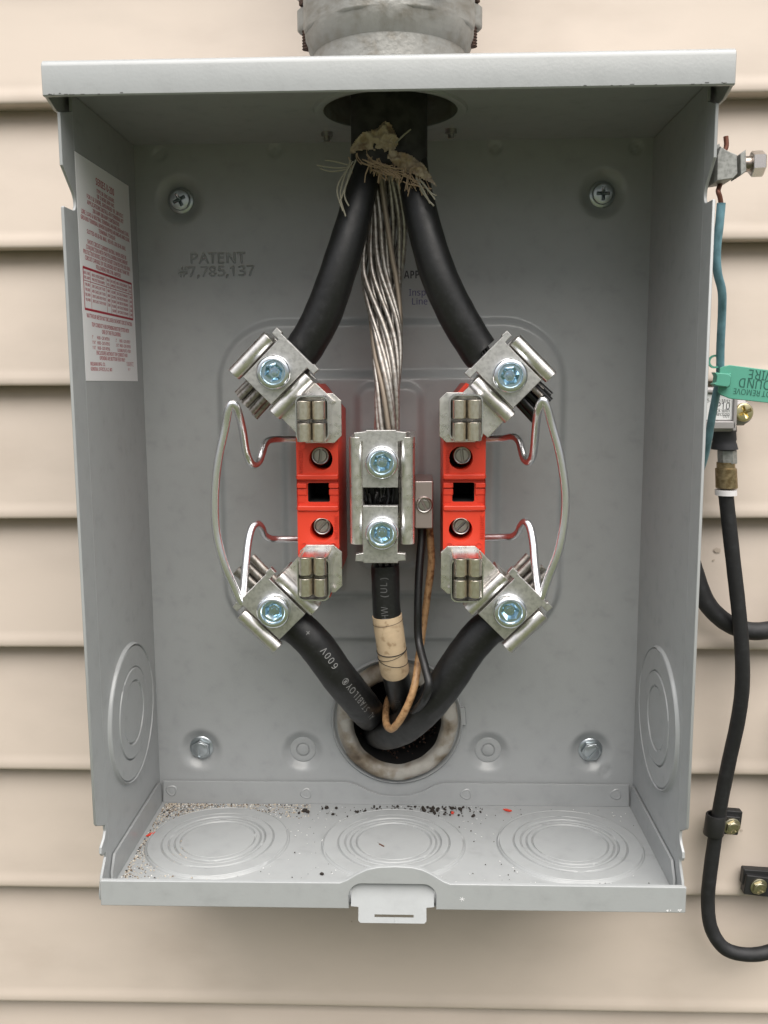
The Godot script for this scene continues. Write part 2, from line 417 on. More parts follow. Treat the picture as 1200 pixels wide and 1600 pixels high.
# ---------------------------------------------------------------- screws
func hex_socket_screw(at: Vector3, R: float, parent, spin := 0.0, lean := Vector3.BACK):
	var b = mb(turned(at, lean, spin))
	b.lathe([Vector2(R, -3), Vector2(R, 4.2), Vector2(R - 0.5, 5.4), Vector2(R - 1.5, 6.0), Vector2(R * 0.72, 6.0), Vector2(R * 0.66, 5.3), Vector2(R * 0.645, 3.6)], 48)
	var s = part("clamp_screw", b, M.zinc, parent)
	b = mb(turned(at, lean, spin))
	# faceted blue hex recess
	var ro = R * 0.645; var rh = R * 0.56
	var cz = Vector3(0, 0, 0.6)
	for k in 6:
		var a0 = TAU * k / 6; var a1 = TAU * (k + 1) / 6
		var h0 = Vector3(cos(a0), sin(a0), 0) * rh; var h1 = Vector3(cos(a1), sin(a1), 0) * rh
		for q in 6:
			var t0 = lerp(a0, a1, q / 6.0); var t1 = lerp(a0, a1, (q + 1) / 6.0)
			var o0 = Vector3(cos(t0) * ro, sin(t0) * ro, 3.6); var o1 = Vector3(cos(t1) * ro, sin(t1) * ro, 3.6)
			var i0 = h0.lerp(h1, q / 6.0) + Vector3(0, 0, 3.45); var i1 = h0.lerp(h1, (q + 1) / 6.0) + Vector3(0, 0, 3.45)
			b.flat(o0, o1, i1, i0, Vector3.BACK)
		var w0 = h0 + Vector3(0, 0, 3.45); var w1 = h1 + Vector3(0, 0, 3.45)
		var c0 = h0 * 0.60 + cz; var c1 = h1 * 0.60 + cz
		var md = (h0 + h1).normalized()
		var nn = (Vector3.BACK * (0.85 + 0.35 * sin(k * 2.4)) - md + md.cross(Vector3.BACK) * 0.25 * cos(k * 3.1)).normalized()
		b.flat(w0, w1, c1, c0, nn)
		b.tri(c0, c1, cz, Vector3.BACK, Vector3.BACK, Vector3(0.2 * cos(a0), 0.2 * sin(a0), 1))
	b.lathe([Vector2(rh * 0.34, 0.62), Vector2(rh * 0.30, 0.95), Vector2(0, 1.0)], 20)
	part("hex_recess", b, M.blue_zinc, parent)
	return s

# ---------------------------------------------------------------- terminal block with its two lugs
func lug_frame(at: Vector3, ang: float, flip: bool) -> Transform3D:
	# local x towards the jaw, y along the cable (the tab end), z out
	var x = Vector3(cos(ang), sin(ang), 0)
	var y = Vector3(-sin(ang), cos(ang), 0)
	if flip: y = -y
	return Transform3D(Basis(x, y, Vector3.BACK), at)

func arc2(cx, cy, r, a0, a1, k) -> Array:
	var o = []
	for i in k + 1:
		var t = deg_to_rad(lerp(float(a0), float(a1), float(i) / k)); o.append(Vector2(cx + r * cos(t), cy + r * sin(t)))
	return o

func make_lug(block: Node3D, at: Vector3, ang: float, flip: bool, spin: float, look: String):
	var f = lug_frame(at, ang, flip)   # at: plate top under the screw head
	# channel: bottom, two legs rolled over inwards
	var b = mb(f)
	var prof = [Vector2(-17.0, -27), Vector2(17.0, -27)]
	# right leg
	prof.append_array([Vector2(17.0, -3.0)])
	prof.append_array(arc2(13.4, -2.6, 3.7, 5, 150, 10))
	prof.append_array([Vector2(9.9, -2.6), Vector2(13.6, -4.0), Vector2(14.2, -24), Vector2(-14.2, -24), Vector2(-13.6, -4.0), Vector2(-9.9, -2.6)])
	prof.append_array(arc2(-13.4, -2.6, 3.7, 30, 175, 10))
	prof.append_array([Vector2(-17.0, -3.0)])
	var keep = b.xf
	# extrude along the cable: local (x, z) outline, along -y
	b.xf = f * Transform3D(Basis(Vector3.RIGHT, Vector3.BACK, Vector3.DOWN), Vector3(0, 0, 0))
	b.extr(prof, -10.0, 14.6, 0.3)
	b.xf = keep
	var lug = part("lug", b, M.aluminum, block, look)
	b = mb(f)
	var pl = [Vector2(-9.3, -12.2), Vector2(9.3, -12.2), Vector2(9.5, 12.4), Vector2(13.8, 12.4), Vector2(14.0, 15.9), Vector2(10.6, 16.1), Vector2(10.2, 15.4), Vector2(-10.2, 15.4), Vector2(-10.6, 16.1), Vector2(-14.0, 15.9), Vector2(-13.8, 12.4), Vector2(-9.5, 12.4)]
	b.extr(pl, -4.5, 0.0, 0.35)
	part("clamp_plate", b, M.brushed_plate, lug)
	hex_socket_screw(at, 8.2, lug, spin)
	# strap from the channel to the jaw
	b = mb(f)
	b.extr([Vector2(16.6, -14.0), Vector2(27.5, -14.5), Vector2(29.5, 10.0), Vector2(16.6, 9.6)], -9.5, -7.3, 0.25)
	part("strap", b, M.aluminum, lug)
	return lug

func make_jaw(block: Node3D, c: Vector3, up: float, m: float, look: String):
	# c: middle of the four fingers at their front; up: +1 upper jaw, -1 lower; m: +1 when the block's centre side is to the right
	var b = mb(Transform3D(Basis.IDENTITY, Vector3(c.x + 1.8 * m, c.y + 0.6 * up, 0)))
	b.extr([Vector2(-10.4, -9), Vector2(-7, -12), Vector2(7, -12), Vector2(10.6, -8.5), Vector2(10.6, 8.5), Vector2(6.5, 12.2), Vector2(-7, 12.2), Vector2(-10.4, 9)], 66.2, 68.0, 0.25)
	var jaw = part("jaw", b, M.aluminum, block, look)
	# spring loop round the fingers
	b = mb()
	var outer = []
	for q in [[1, 1, 0], [-1, 1, 90], [-1, -1, 180], [1, -1, 270]]:
		outer.append_array(arc2(c.x + q[0] * 4.6 + 0.25 * m, c.y + q[1] * 7.6 + 1.3 * up, 3.1, q[2], q[2] + 90, 6))
	var mm = outer.size()
	for i in mm:
		var p = outer[i]; var q = outer[(i + 1) % mm]
		var ctr = Vector2(c.x + 0.6 * m, c.y + 1.2 * up)
		var pi_ = p.lerp(ctr, 0.06); var qi = q.lerp(ctr, 0.06)
		var d = (q - p).normalized(); var nn = Vector3(d.y, -d.x, 0)
		var z0 = 68.0; var z1 = c.z - 3.2
		b.flat(Vector3(p.x, p.y, z0), Vector3(q.x, q.y, z0), Vector3(q.x, q.y, z1), Vector3(p.x, p.y, z1), nn)
		b.flat(Vector3(pi_.x, pi_.y, z0), Vector3(qi.x, qi.y, z0), Vector3(qi.x, qi.y, z1), Vector3(pi_.x, pi_.y, z1), -nn)
		b.flat(Vector3(p.x, p.y, z1), Vector3(q.x, q.y, z1), Vector3(qi.x, qi.y, z1), Vector3(pi_.x, pi_.y, z1), Vector3.BACK)
	part("spring_loop", b, M.spring_steel, jaw)
	for sx in [-1.0, 1.0]:
		for sy in [-1.0, 1.0]:
			# a strip bent over: outline in (x, z), extruded along y
			var r = 3.52
			var o = [Vector2(-r, 69.0)]
			for q in arc2(0, 0, 1, 180, 0, 18): o.append(Vector2(q.x * r, c.z - 5.4 + q.y * 5.4))
			o.append_array([Vector2(r, 69.0), Vector2(r - 0.9, 69.0)])
			for q in arc2(0, 0, 1, 0, 180, 18): o.append(Vector2(q.x * (r - 0.9), c.z - 5.4 + q.y * 4.5))
			o.append(Vector2(-r + 0.9, 69.0))
			b = mb(Transform3D(Basis(Vector3.RIGHT, Vector3.BACK, Vector3.DOWN), Vector3(c.x + sx * 3.6, c.y + sy * 5.15, 0)))
			b.extr(o, -4.35, 4.35, 0.3)
			part("jaw_finger", b, M.nickel, jaw)
	return jaw

func slotted_screw(at: Vector3, R: float, spin: float, parent, m: Material, called := "slotted_screw", lean := Vector3.BACK):
	var b = mb(turned(at, lean))
	b.lathe([Vector2(R, -9), Vector2(R, -0.8), Vector2(R - 0.5, -0.2), Vector2(R - 0.9, -0.35)], 32)
	# ring groove, then two half heads with the slot between
	b.lathe([Vector2(R - 0.9, -0.35), Vector2(R - 1.0, -2.6), Vector2(0, -2.6)], 32)
	b.xf = b.xf * Transform3D(Basis(Vector3.BACK, spin), Vector3.ZERO)
	for s in [-1.0, 1.0]:
		var o = []
		var rr = R - 1.5; var a = asin(0.55 / rr)
		for i in 13:
			var t = lerp(a, PI - a, i / 12.0)
			o.append(Vector2(rr * cos(t), s * rr * sin(t)))
		b.extr(o, -2.7, -0.1, 0.2)
	return part(called, b, m, parent)

func make_block(cx: float, m: float, label: String, side: String):
	# m: +1 when the box centre lies to the right
	var t = thing("terminal_block", label, "terminal block", V(cx, 194, 11))
	var zf = 65.0; var z0 = 11.0; var hw = 10.4
	var top = 249.0; var bot = 140.0
	var outl = [V(-hw, top - 20, 0), V(-2.5, top - 3, 0), V(-0.5, top - 2, 0), V(hw, top - 15.5, 0), V(hw, bot + 11, 0), V(hw - 5, bot, 0), V(-2, bot, 0), V(-hw, bot + 19, 0)]
	var o2 = []
	for q in outl: o2.append(Vector2(cx + q.x * m, q.y))
	var b = mb()
	b.extr(o2, z0, zf - 0.0, 0.0, false)
	var pk = PackedVector2Array(o2)
	# front face: plain ends, two round wells, square window between ridges
	var ys = [210.2, 174.6, 198.1, 188.5]
	var hx = cx + 1.7 * m
	var yc1 = ys[0]; var yc2 = ys[1]
	var bands = [[yc1 + 8.5, top - 15.0], [yc2 - 10.0, bot + 19.0]]
	b.flat(V(cx - hw, bands[0][0], zf), V(cx + hw, bands[0][0], zf), V(cx + hw, bands[0][1], zf), V(cx - hw, bands[0][1], zf), Vector3.BACK)
	b.flat(V(cx - hw, bands[1][0], zf), V(cx + hw, bands[1][0], zf), V(cx + hw, bands[1][1], zf), V(cx - hw, bands[1][1], zf), Vector3.BACK)
	for e in [[top - 15.0, 1.0], [bot + 19.0, -1.0]]:
		var poly = []
		for q in o2:
			if (e[1] > 0 and q.y > e[0]) or (e[1] < 0 and q.y < e[0]): poly.append(q)
		poly.append(Vector2(cx + hw, e[0])); poly.append(Vector2(cx - hw, e[0]))
		var hull = Geometry2D.convex_hull(PackedVector2Array(poly))
		for i in range(1, hull.size() - 2):
			b.tri(V(hull[0].x, hull[0].y, zf), V(hull[i].x, hull[i].y, zf), V(hull[i + 1].x, hull[i + 1].y, zf), Vector3.BACK, Vector3.BACK, Vector3.BACK)
	var rw = 5.9
	var w0 = ys[2]; var w1 = ys[3]   # window top and bottom
	b.holed(cx - hw, w0 + 3.0, cx + hw, yc1 + 8.5, hx, yc1, ring(rw), zf)
	b.holed(cx - hw, yc2 - 10.0, cx + hw, w1 - 3.0, hx, yc2, ring(rw), zf)
	b.holed(cx - hw, w1 - 3.0, cx + hw, w0 + 3.0, cx + 0.4 * m, (w0 + w1) / 2, box_hole(5.5, (w0 - w1) / 2), zf - 1.6)
	for yc in [yc1, yc2]:
		b.xf = Transform3D(Basis.IDENTITY, V(hx, yc, 0))
		b.lathe([Vector2(rw, 40), Vector2(rw, zf - 0.4), Vector2(rw + 0.4, zf), Vector2(rw + 0.45, zf - 0.2)], 40)
	b.xf = Transform3D.IDENTITY
	# ridges across the face and shelves beside the window
	for yy in [w0 + 3.0, w1 - 3.0]:
		b.rbox(V(cx, yy, zf - 0.5), V(2 * hw + 0.6, 3.4, 3.6), 1.1)
	for s in [-1.0, 1.0]:
		b.rbox(V(cx + s * 8.0, w0 - 1.4, zf - 1.2), V(5.2, 2.6, 2.2), 0.5)
		b.rbox(V(cx + s * 8.0, w1 + 5.0, zf - 1.7), V(5.2, 3.4, 1.6), 0.5)
		b.rbox(V(cx + s * 8.4, (w0 + w1) / 2, zf - 2.0), V(4.2, w0 - w1 + 1, 1.2), 0.3)
	# moulded marks: small rings and raised lettering
	for q in [[-7.2, yc1 + 6.6], [6.8, yc1 + 6.6], [-7.2, yc2 - 8.0], [7.4, yc2 - 8.0]]:
		b.xf = Transform3D(Basis.IDENTITY, V(cx + q[0], q[1], zf - 0.1))
		b.lathe([Vector2(1.7, 0), Vector2(1.65, 0.5), Vector2(1.3, 0.5), Vector2(1.3, 0)], 20)
	b.xf = Transform3D.IDENTITY
	b.letters("MILBANK", 2.0, Transform3D(Basis(Vector3.BACK, -PI / 2), V(cx - 8.3, yc1 - 1.2, zf + 0.1)), 0.7)
	b.letters("MILBANK", 2.0, Transform3D(Basis(Vector3.BACK, PI / 2), V(cx + 9.0, yc2 + 1.5, zf + 0.1)), 0.7)
	var body = part("housing", b, M.red_plastic, t)
	# dark inside of the window and the wells
	b = mb()
	var wy = (w0 + w1) / 2; var wx = cx + 0.4 * m; var wh = (w0 - w1) / 2
	for s in [-1.0, 1.0]:
		b.flat(V(wx + s * 5.5, wy - wh, zf - 1.6), V(wx + s * 5.5, wy + wh, zf - 1.6), V(wx + s * 5.5, wy + wh, 30), V(wx + s * 5.5, wy - wh, 30), V(-s, 0, 0))
		b.flat(V(wx - 5.5, wy + s * wh, zf - 1.6), V(wx + 5.5, wy + s * wh, zf - 1.6), V(wx + 5.5, wy + s * wh, 30), V(wx - 5.5, wy + s * wh, 30), V(0, -s, 0))
	b.flat(V(wx - 5.5, wy - wh, 30), V(wx + 5.5, wy - wh, 30), V(wx + 5.5, wy + wh, 30), V(wx - 5.5, wy + wh, 30), Vector3.BACK)
	part("window_cavity", b, M.cavity, body)
	for yc in [yc1, yc2]:
		b = mb(Transform3D(Basis.IDENTITY, V(hx, yc, 0)))
		b.lathe([Vector2(rw - 0.1, 41), Vector2(0, 41)], 32)
		part("well_bottom", b, M.cavity, body)
	slotted_screw(V(hx - 0.9 * m, yc1 + 0.9, 58), 4.7, PI / 2 - 0.12 * m, t, M.dark_screw)
	slotted_screw(V(hx - 0.5 * m, yc2 + 0.9, 58), 4.7, PI / 4 if m > 0 else PI / 4, t, M.dark_screw)
	return t

# ---------------------------------------------------------------- the meter box
func knockout(b: MB, R: float, rings: Array, seedv: float):
	# stamped rings on a slightly proud disc; local z is the face normal
	var nr = 150; var na = 120
	var hh = func(r: float, t: float) -> float:
		var h = 1.6
		for i in rings.size():
			var rr = R * rings[i]
			# each ring is cut in two arcs; small ties are left between
			var tie = 1.0
			for q in 2:
				var d = abs(angle_difference(t, seedv + i * 1.35 + q * PI))
				tie = min(tie, smooth01(0.04, 0.13, d))
			var wv = 0.5
			var off = 0.25 * sin(t * 1.0 + seedv + i * 2.1)
			h -= 1.4 * tie * max(0.0, 1.0 - abs(r - rr - off) / wv)
			h += (0.35 if i % 2 == 0 else -0.32) * smooth01(rr - 0.4, rr + 0.4, r)
		h *= 1.0 - smooth01(R - 0.5, R + 0.5, r)
		return h
	b.field(nr, na, func(u, w):
		var r = u * (R + 0.7); var t = w * TAU
		return Vector3(r * cos(t), r * sin(t), hh.call(r, t)), b.xf.basis.z if false else Vector3.BACK)

func panel_depth(x: float, y: float) -> float:
	var z = 0.0
	# large raised plateau with round corners
	var q = Vector2(abs(x + 1.0) - (95.5 - 34), abs(y - 190.5) - (90.0 - 34))
	var d = Vector2(max(q.x, 0), max(q.y, 0)).length() + min(max(q.x, q.y), 0.0) - 34.0
	z += 4.0 * (1.0 - smooth01(-2.2, 2.2, d))
	# second plateau behind the blocks, with a channel behind the neutral
	q = Vector2(abs(x + 1.0) - (59.0 - 14), abs(y - 190) - (62.0 - 14))
	d = Vector2(max(q.x, 0), max(q.y, 0)).length() + min(max(q.x, q.y), 0.0) - 14.0
	z += 6.5 * (1.0 - smooth01(-2.6, 2.6, d))
	q = Vector2(abs(x + 1.5) - (17.5 - 8), abs(y - 196) - (50.0 - 8))
	d = Vector2(max(q.x, 0), max(q.y, 0)).length() + min(max(q.x, q.y), 0.0) - 8.0
	z += 4.0 * (1.0 - smooth01(-2.4, 2.2, d))
	# dished screw seats and blanks
	for s in [[-116, 347.3], [114, 347.7], [-115, 32.3], [115.5, 32.7], [-54.2, 31.5], [55.4, 32]]:
		var r = Vector2(x - s[0], y - s[1]).length()
		z -= 4.2 * (1.0 - smooth01(5.5, 13.5, r))
	# spot welds
	for s in [[-126, 371], [-63, 372], [56, 372], [131, 371], [124, 21]]:
		var r = Vector2(x - s[0], y - s[1]).length()
		z -= 0.9 * (1.0 - smooth01(2.2, 4.0, r)) - 0.35 * (1.0 - smooth01(0.8, 2.0, r))
	# lightly dished sheet round the conduit
	var rc = Vector2(x - 1.8, y - 51).length()
	z -= 0.8 * (1.0 - smooth01(36.0, 42.0, rc))
	return z

func stamped(b: MB, i0: int, i1: int, j0: int, j1: int):
	# the stamped patent number: a finer piece of the panel's own sheet, letters pressed 0.9 mm in
	var x0 = -140.0 + 1.4 * i0; var x1 = -140.0 + 1.4 * i1
	var y0 = 376.0 * j0 / 268.0; var y1 = 376.0 * j1 / 268.0
	var fine = 0.2
	var nx = int(round((x1 - x0) / fine)); var ny = int(round((y1 - y0) / fine))
	var mask := PackedFloat32Array(); mask.resize((nx + 1) * (ny + 1))
	var lt = mb()
	lt.letters("PATENT", 5.6, Transform3D(Basis.IDENTITY, V(-96.3, 316, 0)), 0.0, 1.0, 0, "Droid Sans", 400, 30.27)
	lt.letters("#7,785,137", 5.4, Transform3D(Basis(Vector3.BACK, 0.01), V(-96.9, 308.8, 0)), 0.0, 1.0, 0, "Droid Sans", 400, 42.17)
	for k in range(0, lt.v.size(), 3):
		var p = lt.v[k]; var q = lt.v[k + 1]; var w = lt.v[k + 2]
		var den = (q.y - w.y) * (p.x - w.x) + (w.x - q.x) * (p.y - w.y)
		if abs(den) < 1e-9: continue
		for i in range(maxi(0, int((minf(p.x, minf(q.x, w.x)) - x0) / fine)), mini(nx, int((maxf(p.x, maxf(q.x, w.x)) - x0) / fine) + 1) + 1):
			for j in range(maxi(0, int((minf(p.y, minf(q.y, w.y)) - y0) / fine)), mini(ny, int((maxf(p.y, maxf(q.y, w.y)) - y0) / fine) + 1) + 1):
				var x = x0 + i * fine; var y = y0 + j * fine
				var u = ((q.y - w.y) * (x - w.x) + (w.x - q.x) * (y - w.y)) / den
				var t = ((w.y - p.y) * (x - w.x) + (p.x - w.x) * (y - w.y)) / den
				if u >= 0 and t >= 0 and u + t <= 1: mask[i * (ny + 1) + j] = 1.0
	var soft := PackedFloat32Array(); soft.resize(mask.size())
	for i in range(1, nx):
		for j in range(1, ny):
			var a = 0.0
			for di in [-1, 0, 1]:
				for dj in [-1, 0, 1]: a += mask[(i + di) * (ny + 1) + j + dj]
			soft[i * (ny + 1) + j] = a / 9.0
	b.field(nx, ny, func(u, w):
		var i = int(round(u * nx)); var j = int(round(w * ny))
		return V(lerpf(x0, x1, u), lerpf(y0, y1, w), -0.9 * soft[i * (ny + 1) + j]), Vector3.BACK)

func make_enclosure():
	var t = thing("meter_box", "open grey steel meter socket box on the siding, its cover taken off", "meter box", V(0, 0, 0))
	var b = mb()
	b.field(200, 268, func(u, w):
		var x = lerp(-140.0, 140.0, u); var y = lerp(0.0, 376.0, w)
		return Vector3(x, y, panel_depth(x, y)), Vector3.BACK, func(p): return Vector2(p.x - 1.8, p.y - 51).length() < 33.5 or (p.x > -120.4000 and p.x < -70.0000 and p.y > 298.8358 and p.y < 322.6866))
	b.flat(V(-140, 0, -5.2), V(140, 0, -5.2), V(140, 0, 0), V(-140, 0, 0), Vector3.DOWN)
	b.flat(V(-140, 376, -5.2), V(140, 376, -5.2), V(140, 376, 0), V(-140, 376, 0), Vector3.UP)
	stamped(b, 14, 50, 213, 230)
	var back = part("back_panel", b, M.enclosure_paint, t)
	# inspection stamp and marker writing, half hidden by the right cable
	b = mb()
	b.letters("APP", 4.2, Transform3D(Basis.IDENTITY, V(6.6, 306, 0.1)), 0.0, 0.8, -1, "Droid Sans", 700)
	b.letters("R", 4.2, Transform3D(Basis.IDENTITY, V(17.4, 305.9, 0.1)), 0.0, 0.8, -1, "Droid Sans", 700)
	part("stamp_print", b, M.stamp_ink, back)
	b = mb()
	b.letters("Inspe", 3.5, Transform3D(Basis.IDENTITY, V(9.4, 296.4, 0.1)), 0.0, 1.0, -1, "Droid Sans", 400)
	b.letters("Line", 3.5, Transform3D(Basis.IDENTITY, V(11.1, 291.6, 0.1)), 0.0, 1.0, -1, "Droid Sans", 400)
	part("marker_print", b, M.purple_ink, back)
	# sides: flat back part and a front strip that leans out a little; notched front edge
	for s in [-1.0, 1.0]:
		b = mb()
		# local x = z of the box, local y = y, local z = outwards
		b.xf = Transform3D(Basis(Vector3.BACK, Vector3.UP, V(s, 0, 0)), V(s * 140.0, 0, 0))
		b.extr([Vector2(-5, -2), Vector2(-5, 375.8), Vector2(92.01, 375.8), Vector2(92.01, -2)], 0.0, 1.5, 0.2)
		var front = [Vector2(0, 368), Vector2(13.5, 364), Vector2(13.7, 342), Vector2(2.6, 332.2), Vector2(1.2, 330), Vector2(0.9, 327.4), Vector2(2.2, 325.2), Vector2(4.2, 324.6), Vector2(14.2, 324.6), Vector2(14.8, 324),
			Vector2(14.8, 140), Vector2(14.2, 38), Vector2(13.0, 36.6), Vector2(3.4, 32), Vector2(2.8, 29), Vector2(4.6, 26.2), Vector2(9.0, 23.4), Vector2(9.6, 20.6), Vector2(8.0, 18.6), Vector2(4.4, 18.8), Vector2(4.0, 16), Vector2(9.8, 9), Vector2(12.5, 1), Vector2(12, -2), Vector2(0, -2)]
		var lean = 0.04
		b.xf = b.xf * Transform3D(Basis(Vector3(cos(lean), 0, sin(lean)), Vector3.UP, Vector3(-sin(lean), 0, cos(lean))), V(92, 0, 0))
		if s > 0:
			for i in front.size(): front[i].x *= 0.80
		b.extr(front, 0.0, 1.5, 0.35)
		var sp = part("side_panel", b, M.enclosure_paint, t)
		b = mb(Transform3D(Basis(V(0, 0, s), Vector3.UP, V(-s, 0, 0)), V(s * 140.0, 73, 48.5 if s < 0 else 52.0)))
		knockout(b, 37.0, [0.45, 0.66, 0.97], 0.9 if s < 0 else 2.0)
		part("knockout", b, M.enclosure_paint, sp)
	# ceiling with the hub hole, hood over it
	b = mb(Transform3D(Basis(Vector3.RIGHT, Vector3.FORWARD, Vector3.UP), V(0, 376, 0)))
	b.holed(-141.4, -107, 141.4, 5, 1, -57, ring(32), 0.0, 48, Vector3.FORWARD)
	b.holed(-141.4, -107, 141.4, 5, 1, -57, ring(32), 1.4, 48, Vector3.BACK)
	b.xf = Transform3D(Basis(Vector3.RIGHT, Vector3.FORWARD, Vector3.UP), V(1, 376, 57))
	b.lathe([Vector2(37, 0.2), Vector2(36.2, -1.2), Vector2(34.6, -1.4), Vector2(32, -0.6), Vector2(32, 3)], 56)
	part("ceiling_panel", b, M.enclosure_paint, t)
	b = mb(Transform3D(Basis(Vector3.RIGHT, Vector3.FORWARD, Vector3.UP), V(0, 382, 0)))
	b.holed(-145.0, -109, 145.0, 4, 1, -57, ring(32), 1.3)
	b.holed(-145.0, -109, 145.0, 4, 1, -57, ring(32), 0.0, 48, Vector3.FORWARD)
	b.xf = Transform3D(Basis(Vector3.BACK, -0.0008), Vector3.ZERO)
	# front lip and side lips of the hood as one bent sheet: outline in (y, z) run along x
	var lip = [Vector2(110.2, 369.2), Vector2(110.6, 368.6), Vector2(111.4, 368.6), Vector2(112, 369.2), Vector2(112.2, 380.5), Vector2(111.7, 382.2), Vector2(110.5, 383.3), Vector2(108.5, 383.7), Vector2(108.5, 382.2), Vector2(110, 381.4), Vector2(110.5, 379.5)]
	b.xf = Transform3D(Basis(Vector3.BACK, Vector3.UP, Vector3.LEFT), Vector3.ZERO)
	b.extr(lip, -145.4, 145.4, 0.3)
	for s in [-1.0, 1.0]:
		b.xf = Transform3D(Basis(Vector3.BACK, Vector3.UP, V(s, 0, 0)), V(s * 144.0, 0, 0))
		b.extr([Vector2(-4, 366), Vector2(100, 366), Vector2(110.4, 369.2), Vector2(110.4, 383.2), Vector2(-4, 383.2)], 0, 1.4, 0.2)
	var hood = part("hood", b, M.enclosure_paint, t)
	b = mb()
	for i in 26:
		# chipped paint along the hood's lower edge, mostly near its ends
		var x = -143.0 + 32.0 * pow(rng.randf(), 1.2) if i < 13 else (142.0 - 60.0 * pow(rng.randf(), 1.6))
		b.rbox(V(x, 369.1 + 0.7 * pow(rng.randf(), 2.0), 112.0), V(rng.randf_range(0.3, 1.8), rng.randf_range(0.2, 0.5), 0.3), 0.08)
	part("paint_chip", b, M.scuff, hood).set_meta("kind", "stuff")
	for q in [V(-32.8, 377.6, 12), V(31.3, 378.8, 14)]:
		b = mb(Transform3D(Basis(Vector3.RIGHT, Vector3.FORWARD, Vector3.UP), V(q.x, 371.5, q.z + 8)))
		b.lathe([Vector2(0, 0), Vector2(1.6, 0), Vector2(1.6, 2), Vector2(3.0, 2.2), Vector2(3.0, 4.5)], 14)
		part("rivet", b, M.dark_screw, t)
	# bottom pan: floor, rear flange with a scoop below the conduit, side flanges, front lip
	b = mb()
	b.field(40, 16, func(u, w): return V(lerp(-139.8, 139.8, u), 0.0, lerp(0.6, 106.4, w)), Vector3.UP)
	b.flat(V(-140, -1.5, -4), V(140, -1.5, -4), V(140, -1.5, 107), V(-140, -1.5, 107), Vector3.DOWN)
	b.xf = Transform3D.IDENTITY
	var fl = [Vector2(-138, 0), Vector2(138, 0), Vector2(137.4, 13.4), Vector2(29.5, 13.6), Vector2(24, 12.2), Vector2(17, 8.2), Vector2(9, 5.6), Vector2(1, 5.0), Vector2(-7, 5.6), Vector2(-15, 8.2), Vector2(-22.5, 12.2), Vector2(-28, 13.6), Vector2(-137.4, 13.4)]
	b.extr(fl, 0.9, 2.3, 0.2)
	for s in [-1.0, 1.0]:
		b.xf = Transform3D(Basis(Vector3.BACK, Vector3.UP, V(-s, 0, 0)), V(s * 139.7, 0, 0))
		b.extr([Vector2(3.5, 0), Vector2(3.5, 12.6), Vector2(6, 14.2), Vector2(88, 13.4), Vector2(93, 6), Vector2(93, 0)], 0.0, 1.4, 0.2)
	b.xf = Transform3D.IDENTITY
	var pan = part("bottom_pan", b, M.enclosure_paint, t)
	b = mb()
	var lp = [Vector2(-139.6, -2.4), Vector2(-19.2, -2.4), Vector2(-19.2, 4.2)]
	lp.append_array(arc2(-13.0, 4.2, 6.2, 180, 90, 6))
	lp.append_array(arc2(16.0, 4.2, 6.2, 90, 0, 6))
	lp.append_array([Vector2(22.2, -2.4), Vector2(140.2, -2.4), Vector2(140.4, -1.6), Vector2(140.4, 10.2), Vector2(139.6, 10.8)])
	lp.append_array([Vector2(29.0, 11.0), Vector2(25.6, 12.4), Vector2(21.0, 15.4), Vector2(16.2, 17.9), Vector2(11.0, 19.2), Vector2(3.0, 19.6), Vector2(-5.0, 19.2), Vector2(-10.6, 17.9), Vector2(-15.6, 15.4), Vector2(-20.2, 12.4), Vector2(-23.6, 11.0), Vector2(-139.0, 10.6), Vector2(-139.6, 10.0)])
	b.extr(lp, 106.0, 108.6, 0.55)
	var front_lip = part("front_lip", b, M.enclosure_paint, pan)
	b = mb()
	for i in 9: b.rbox(V(138.5 - 9.0 * pow(rng.randf(), 1.5), -1.4 + 0.9 * rng.randf(), 108.55), V(rng.randf_range(0.3, 1.3), rng.randf_range(0.2, 0.7), 0.2), 0.06, Basis(Vector3.BACK, rng.randf()))
	for a in [0.2, 1.3, 2.4]: b.rbox(V(34.7, 3.4, 108.6), V(2.4, 0.22, 0.16), 0.05, Basis(Vector3.BACK, a))
	part("paint_chip", b, M.label_white, front_lip).set_meta("kind", "stuff")
	# hasp tab, leaning forward out of the lip's arched opening, with a slot
	b = mb(Transform3D(Basis(Vector3.RIGHT, deg_to_rad(-24)), V(1.5, 10.2, 103.6)))
	var tab = [Vector2(1.015, -19.3), Vector2(15.2, -19.3), Vector2(16.2, -18.3), Vector2(16.2, -12.3), Vector2(19.8, -12.0), Vector2(19.8, -1), Vector2(-19.8, -1), Vector2(-19.8, -12.0), Vector2(-16.2, -12.3), Vector2(-16.2, -18.3), Vector2(-15.2, -19.3), Vector2(0.985, -19.3),
		Vector2(0.985, -16.7), Vector2(-8.5, -16.7), Vector2(-8.5, -15.5), Vector2(10.1, -15.5), Vector2(10.1, -16.7), Vector2(1.015, -16.7)]
	b.extr(tab, 0.0, 1.4, 0.04)
	part("hasp_tab", b, M.enclosure_paint, pan)
	for q in [[-95.0, 0.3], [0.6, 1.1], [95.4, 0.7]]:
		b = mb(Transform3D(Basis(Vector3.RIGHT, Vector3.FORWARD, Vector3.UP), V(q[0], 0, 49.5)))
		knockout(b, 38.6, [0.52, 0.60, 0.67, 0.78, 0.985], q[1])
		part("knockout", b, M.enclosure_paint, pan)
